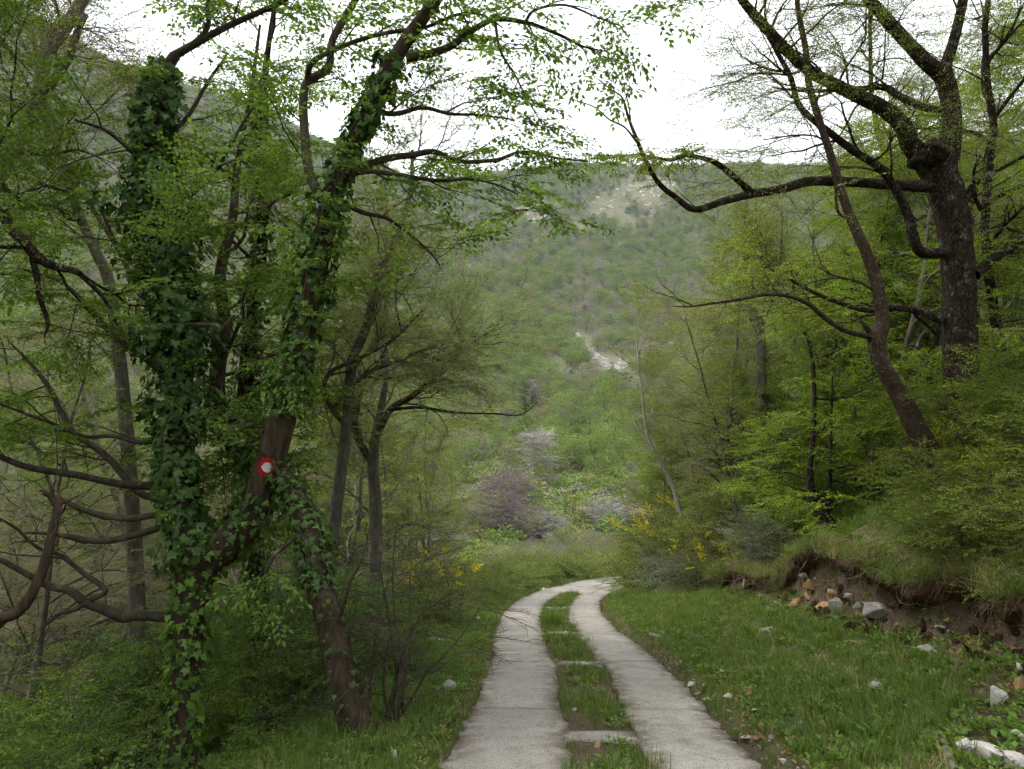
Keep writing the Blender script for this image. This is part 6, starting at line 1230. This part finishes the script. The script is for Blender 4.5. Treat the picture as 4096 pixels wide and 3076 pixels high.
def gravel():
    g = np.random.default_rng(33); pr = [rock_mesh(900 + i, 10, .05, .04, .03, m_, .08) for i, m_ in enumerate(('gravel', 'stone_grey', 'stone_white', 'stone_ochre'))]
    n = 1900; s = g.uniform(3.6, 27, n); o = np.where(g.random(n) < .62, 1.22 + np.abs(g.normal(.03, .13, n)), -1.22 - np.abs(g.normal(.02, .09, n))); k = g.random(n) < .08; o = np.where(k, g.uniform(-1.2, 1.2, n), o); m_ = g.random(n) < .1; o = np.where(m_, np.sign(g.normal(0, 1, n)) * .33 + g.normal(0, .05, n), o)
    p = road_pos(s, o); z = np.where(np.abs(o) < 1.2, p[:, 2] + .004, terr(p[:, 0], p[:, 1]) + .004); sc_ = g.uniform(.15, .9, n) * np.where(np.abs(o) < 1.2, .45, 1) * np.where(g.random(n) < .08, 2, 1)
    scatter('gravel', 'loose gravel along the edges of the concrete strips', pr, np.c_[p[:, :2], z], g.uniform(0, 6.28, (n, 3)), sc_, g.choice(4, n, p=[.45, .25, .2, .1]))
gravel()
def clods():
    g = np.random.default_rng(37); pr = [rock_mesh(940 + i, 14, 1, .9, .8, 'soil', .08, .05) for i in range(3)]; n = 420
    s = g.uniform(4, 21, n); k = cut_h(s) > .3; s = s[k]; n = len(s); o = cut_e(s) + 1.22 + g.uniform(-.25, .2, n); p = road_pos(s, o); z = terr(p[:, 0], p[:, 1])
    scatter('soil_clods', 'crumbling clods of brown earth on the face of the cut bank', pr, np.c_[p[:, :2], z], g.uniform(0, 6.28, (n, 3)), g.uniform(.04, .22, n), g.integers(0, 3, n))['category'] = 'soil'
clods()
def litter():
    g = np.random.default_rng(35); V, F = leaf_quads(np.zeros((1, 3)), np.array([[1, 0, .1]]), np.array([[0, 0, 1.]]), np.array([.06]), .55, .15); me = make_mesh('dead_leaf', V, F, mats=[M['leaf_dead']], vq=[.5])
    V2, F2 = tube(grow(g, (0, 0, .01), (1, 0, 0), .28, 7, .35, 0, .1), .0035, 4); me2 = make_mesh('twig', V2, F2, mats=[M['twig']])
    X, Y, D = [], [], []
    for sd, nn, s0, s1, o0, o1 in ((41, 5000, 3.5, 16, -9, -2.4), (42, 1800, 3.5, 9.5, 3., 5.2), (43, 700, 3.5, 24, -1.7, -1.25), (44, 600, 3.5, 24, 1.25, 1.7), (45, 1400, 5, 22, 3.6, 4.3)):
        x, y, d, s, _ = verge_points(nn, sd, s0, s1, o0, o1); X.append(x); Y.append(y)
    x, y = np.concatenate(X), np.concatenate(Y); n = len(x); rot = np.c_[g.normal(0, .4, (n, 2)), g.uniform(0, 6.28, n)]
    scatter('leaf_litter', 'brown dead leaves and twigs on the forest floor', [me, me2], np.c_[x, y, terr(x, y) + .012], rot, g.uniform(.5, 1.2, n), (g.random(n) < .09).astype(int))['category'] = 'leaf litter'
litter()

# ------------------------------------------------------------------ haze in the valley air
def haze():
    lo_, hi_ = -40., 420.; bm = bmesh.new(); bmesh.ops.create_cube(bm, size=1.)
    for v in bm.verts: v.co = Vector((v.co.x * 3600, v.co.y * 3600, lo_ + (v.co.z + .5) * (hi_ - lo_)))
    me = bpy.data.meshes.new('haze'); bm.to_mesh(me); bm.free()
    m, t, o = new_mat('haze'); v = N(t, 'ShaderNodeVolumePrincipled'); v.inputs['Color'].default_value = (.86, .92, 1., 1); v.inputs['Density'].default_value = HAZE; v.inputs['Anisotropy'].default_value = .3
    t.links.new(v.outputs[0], o.inputs['Volume']); me.materials.append(m); ob = obj('haze', me, kind='stuff'); ob['label'] = 'thin pale haze filling the valley air'; ob['category'] = 'haze'
HAZE = .00017
haze()
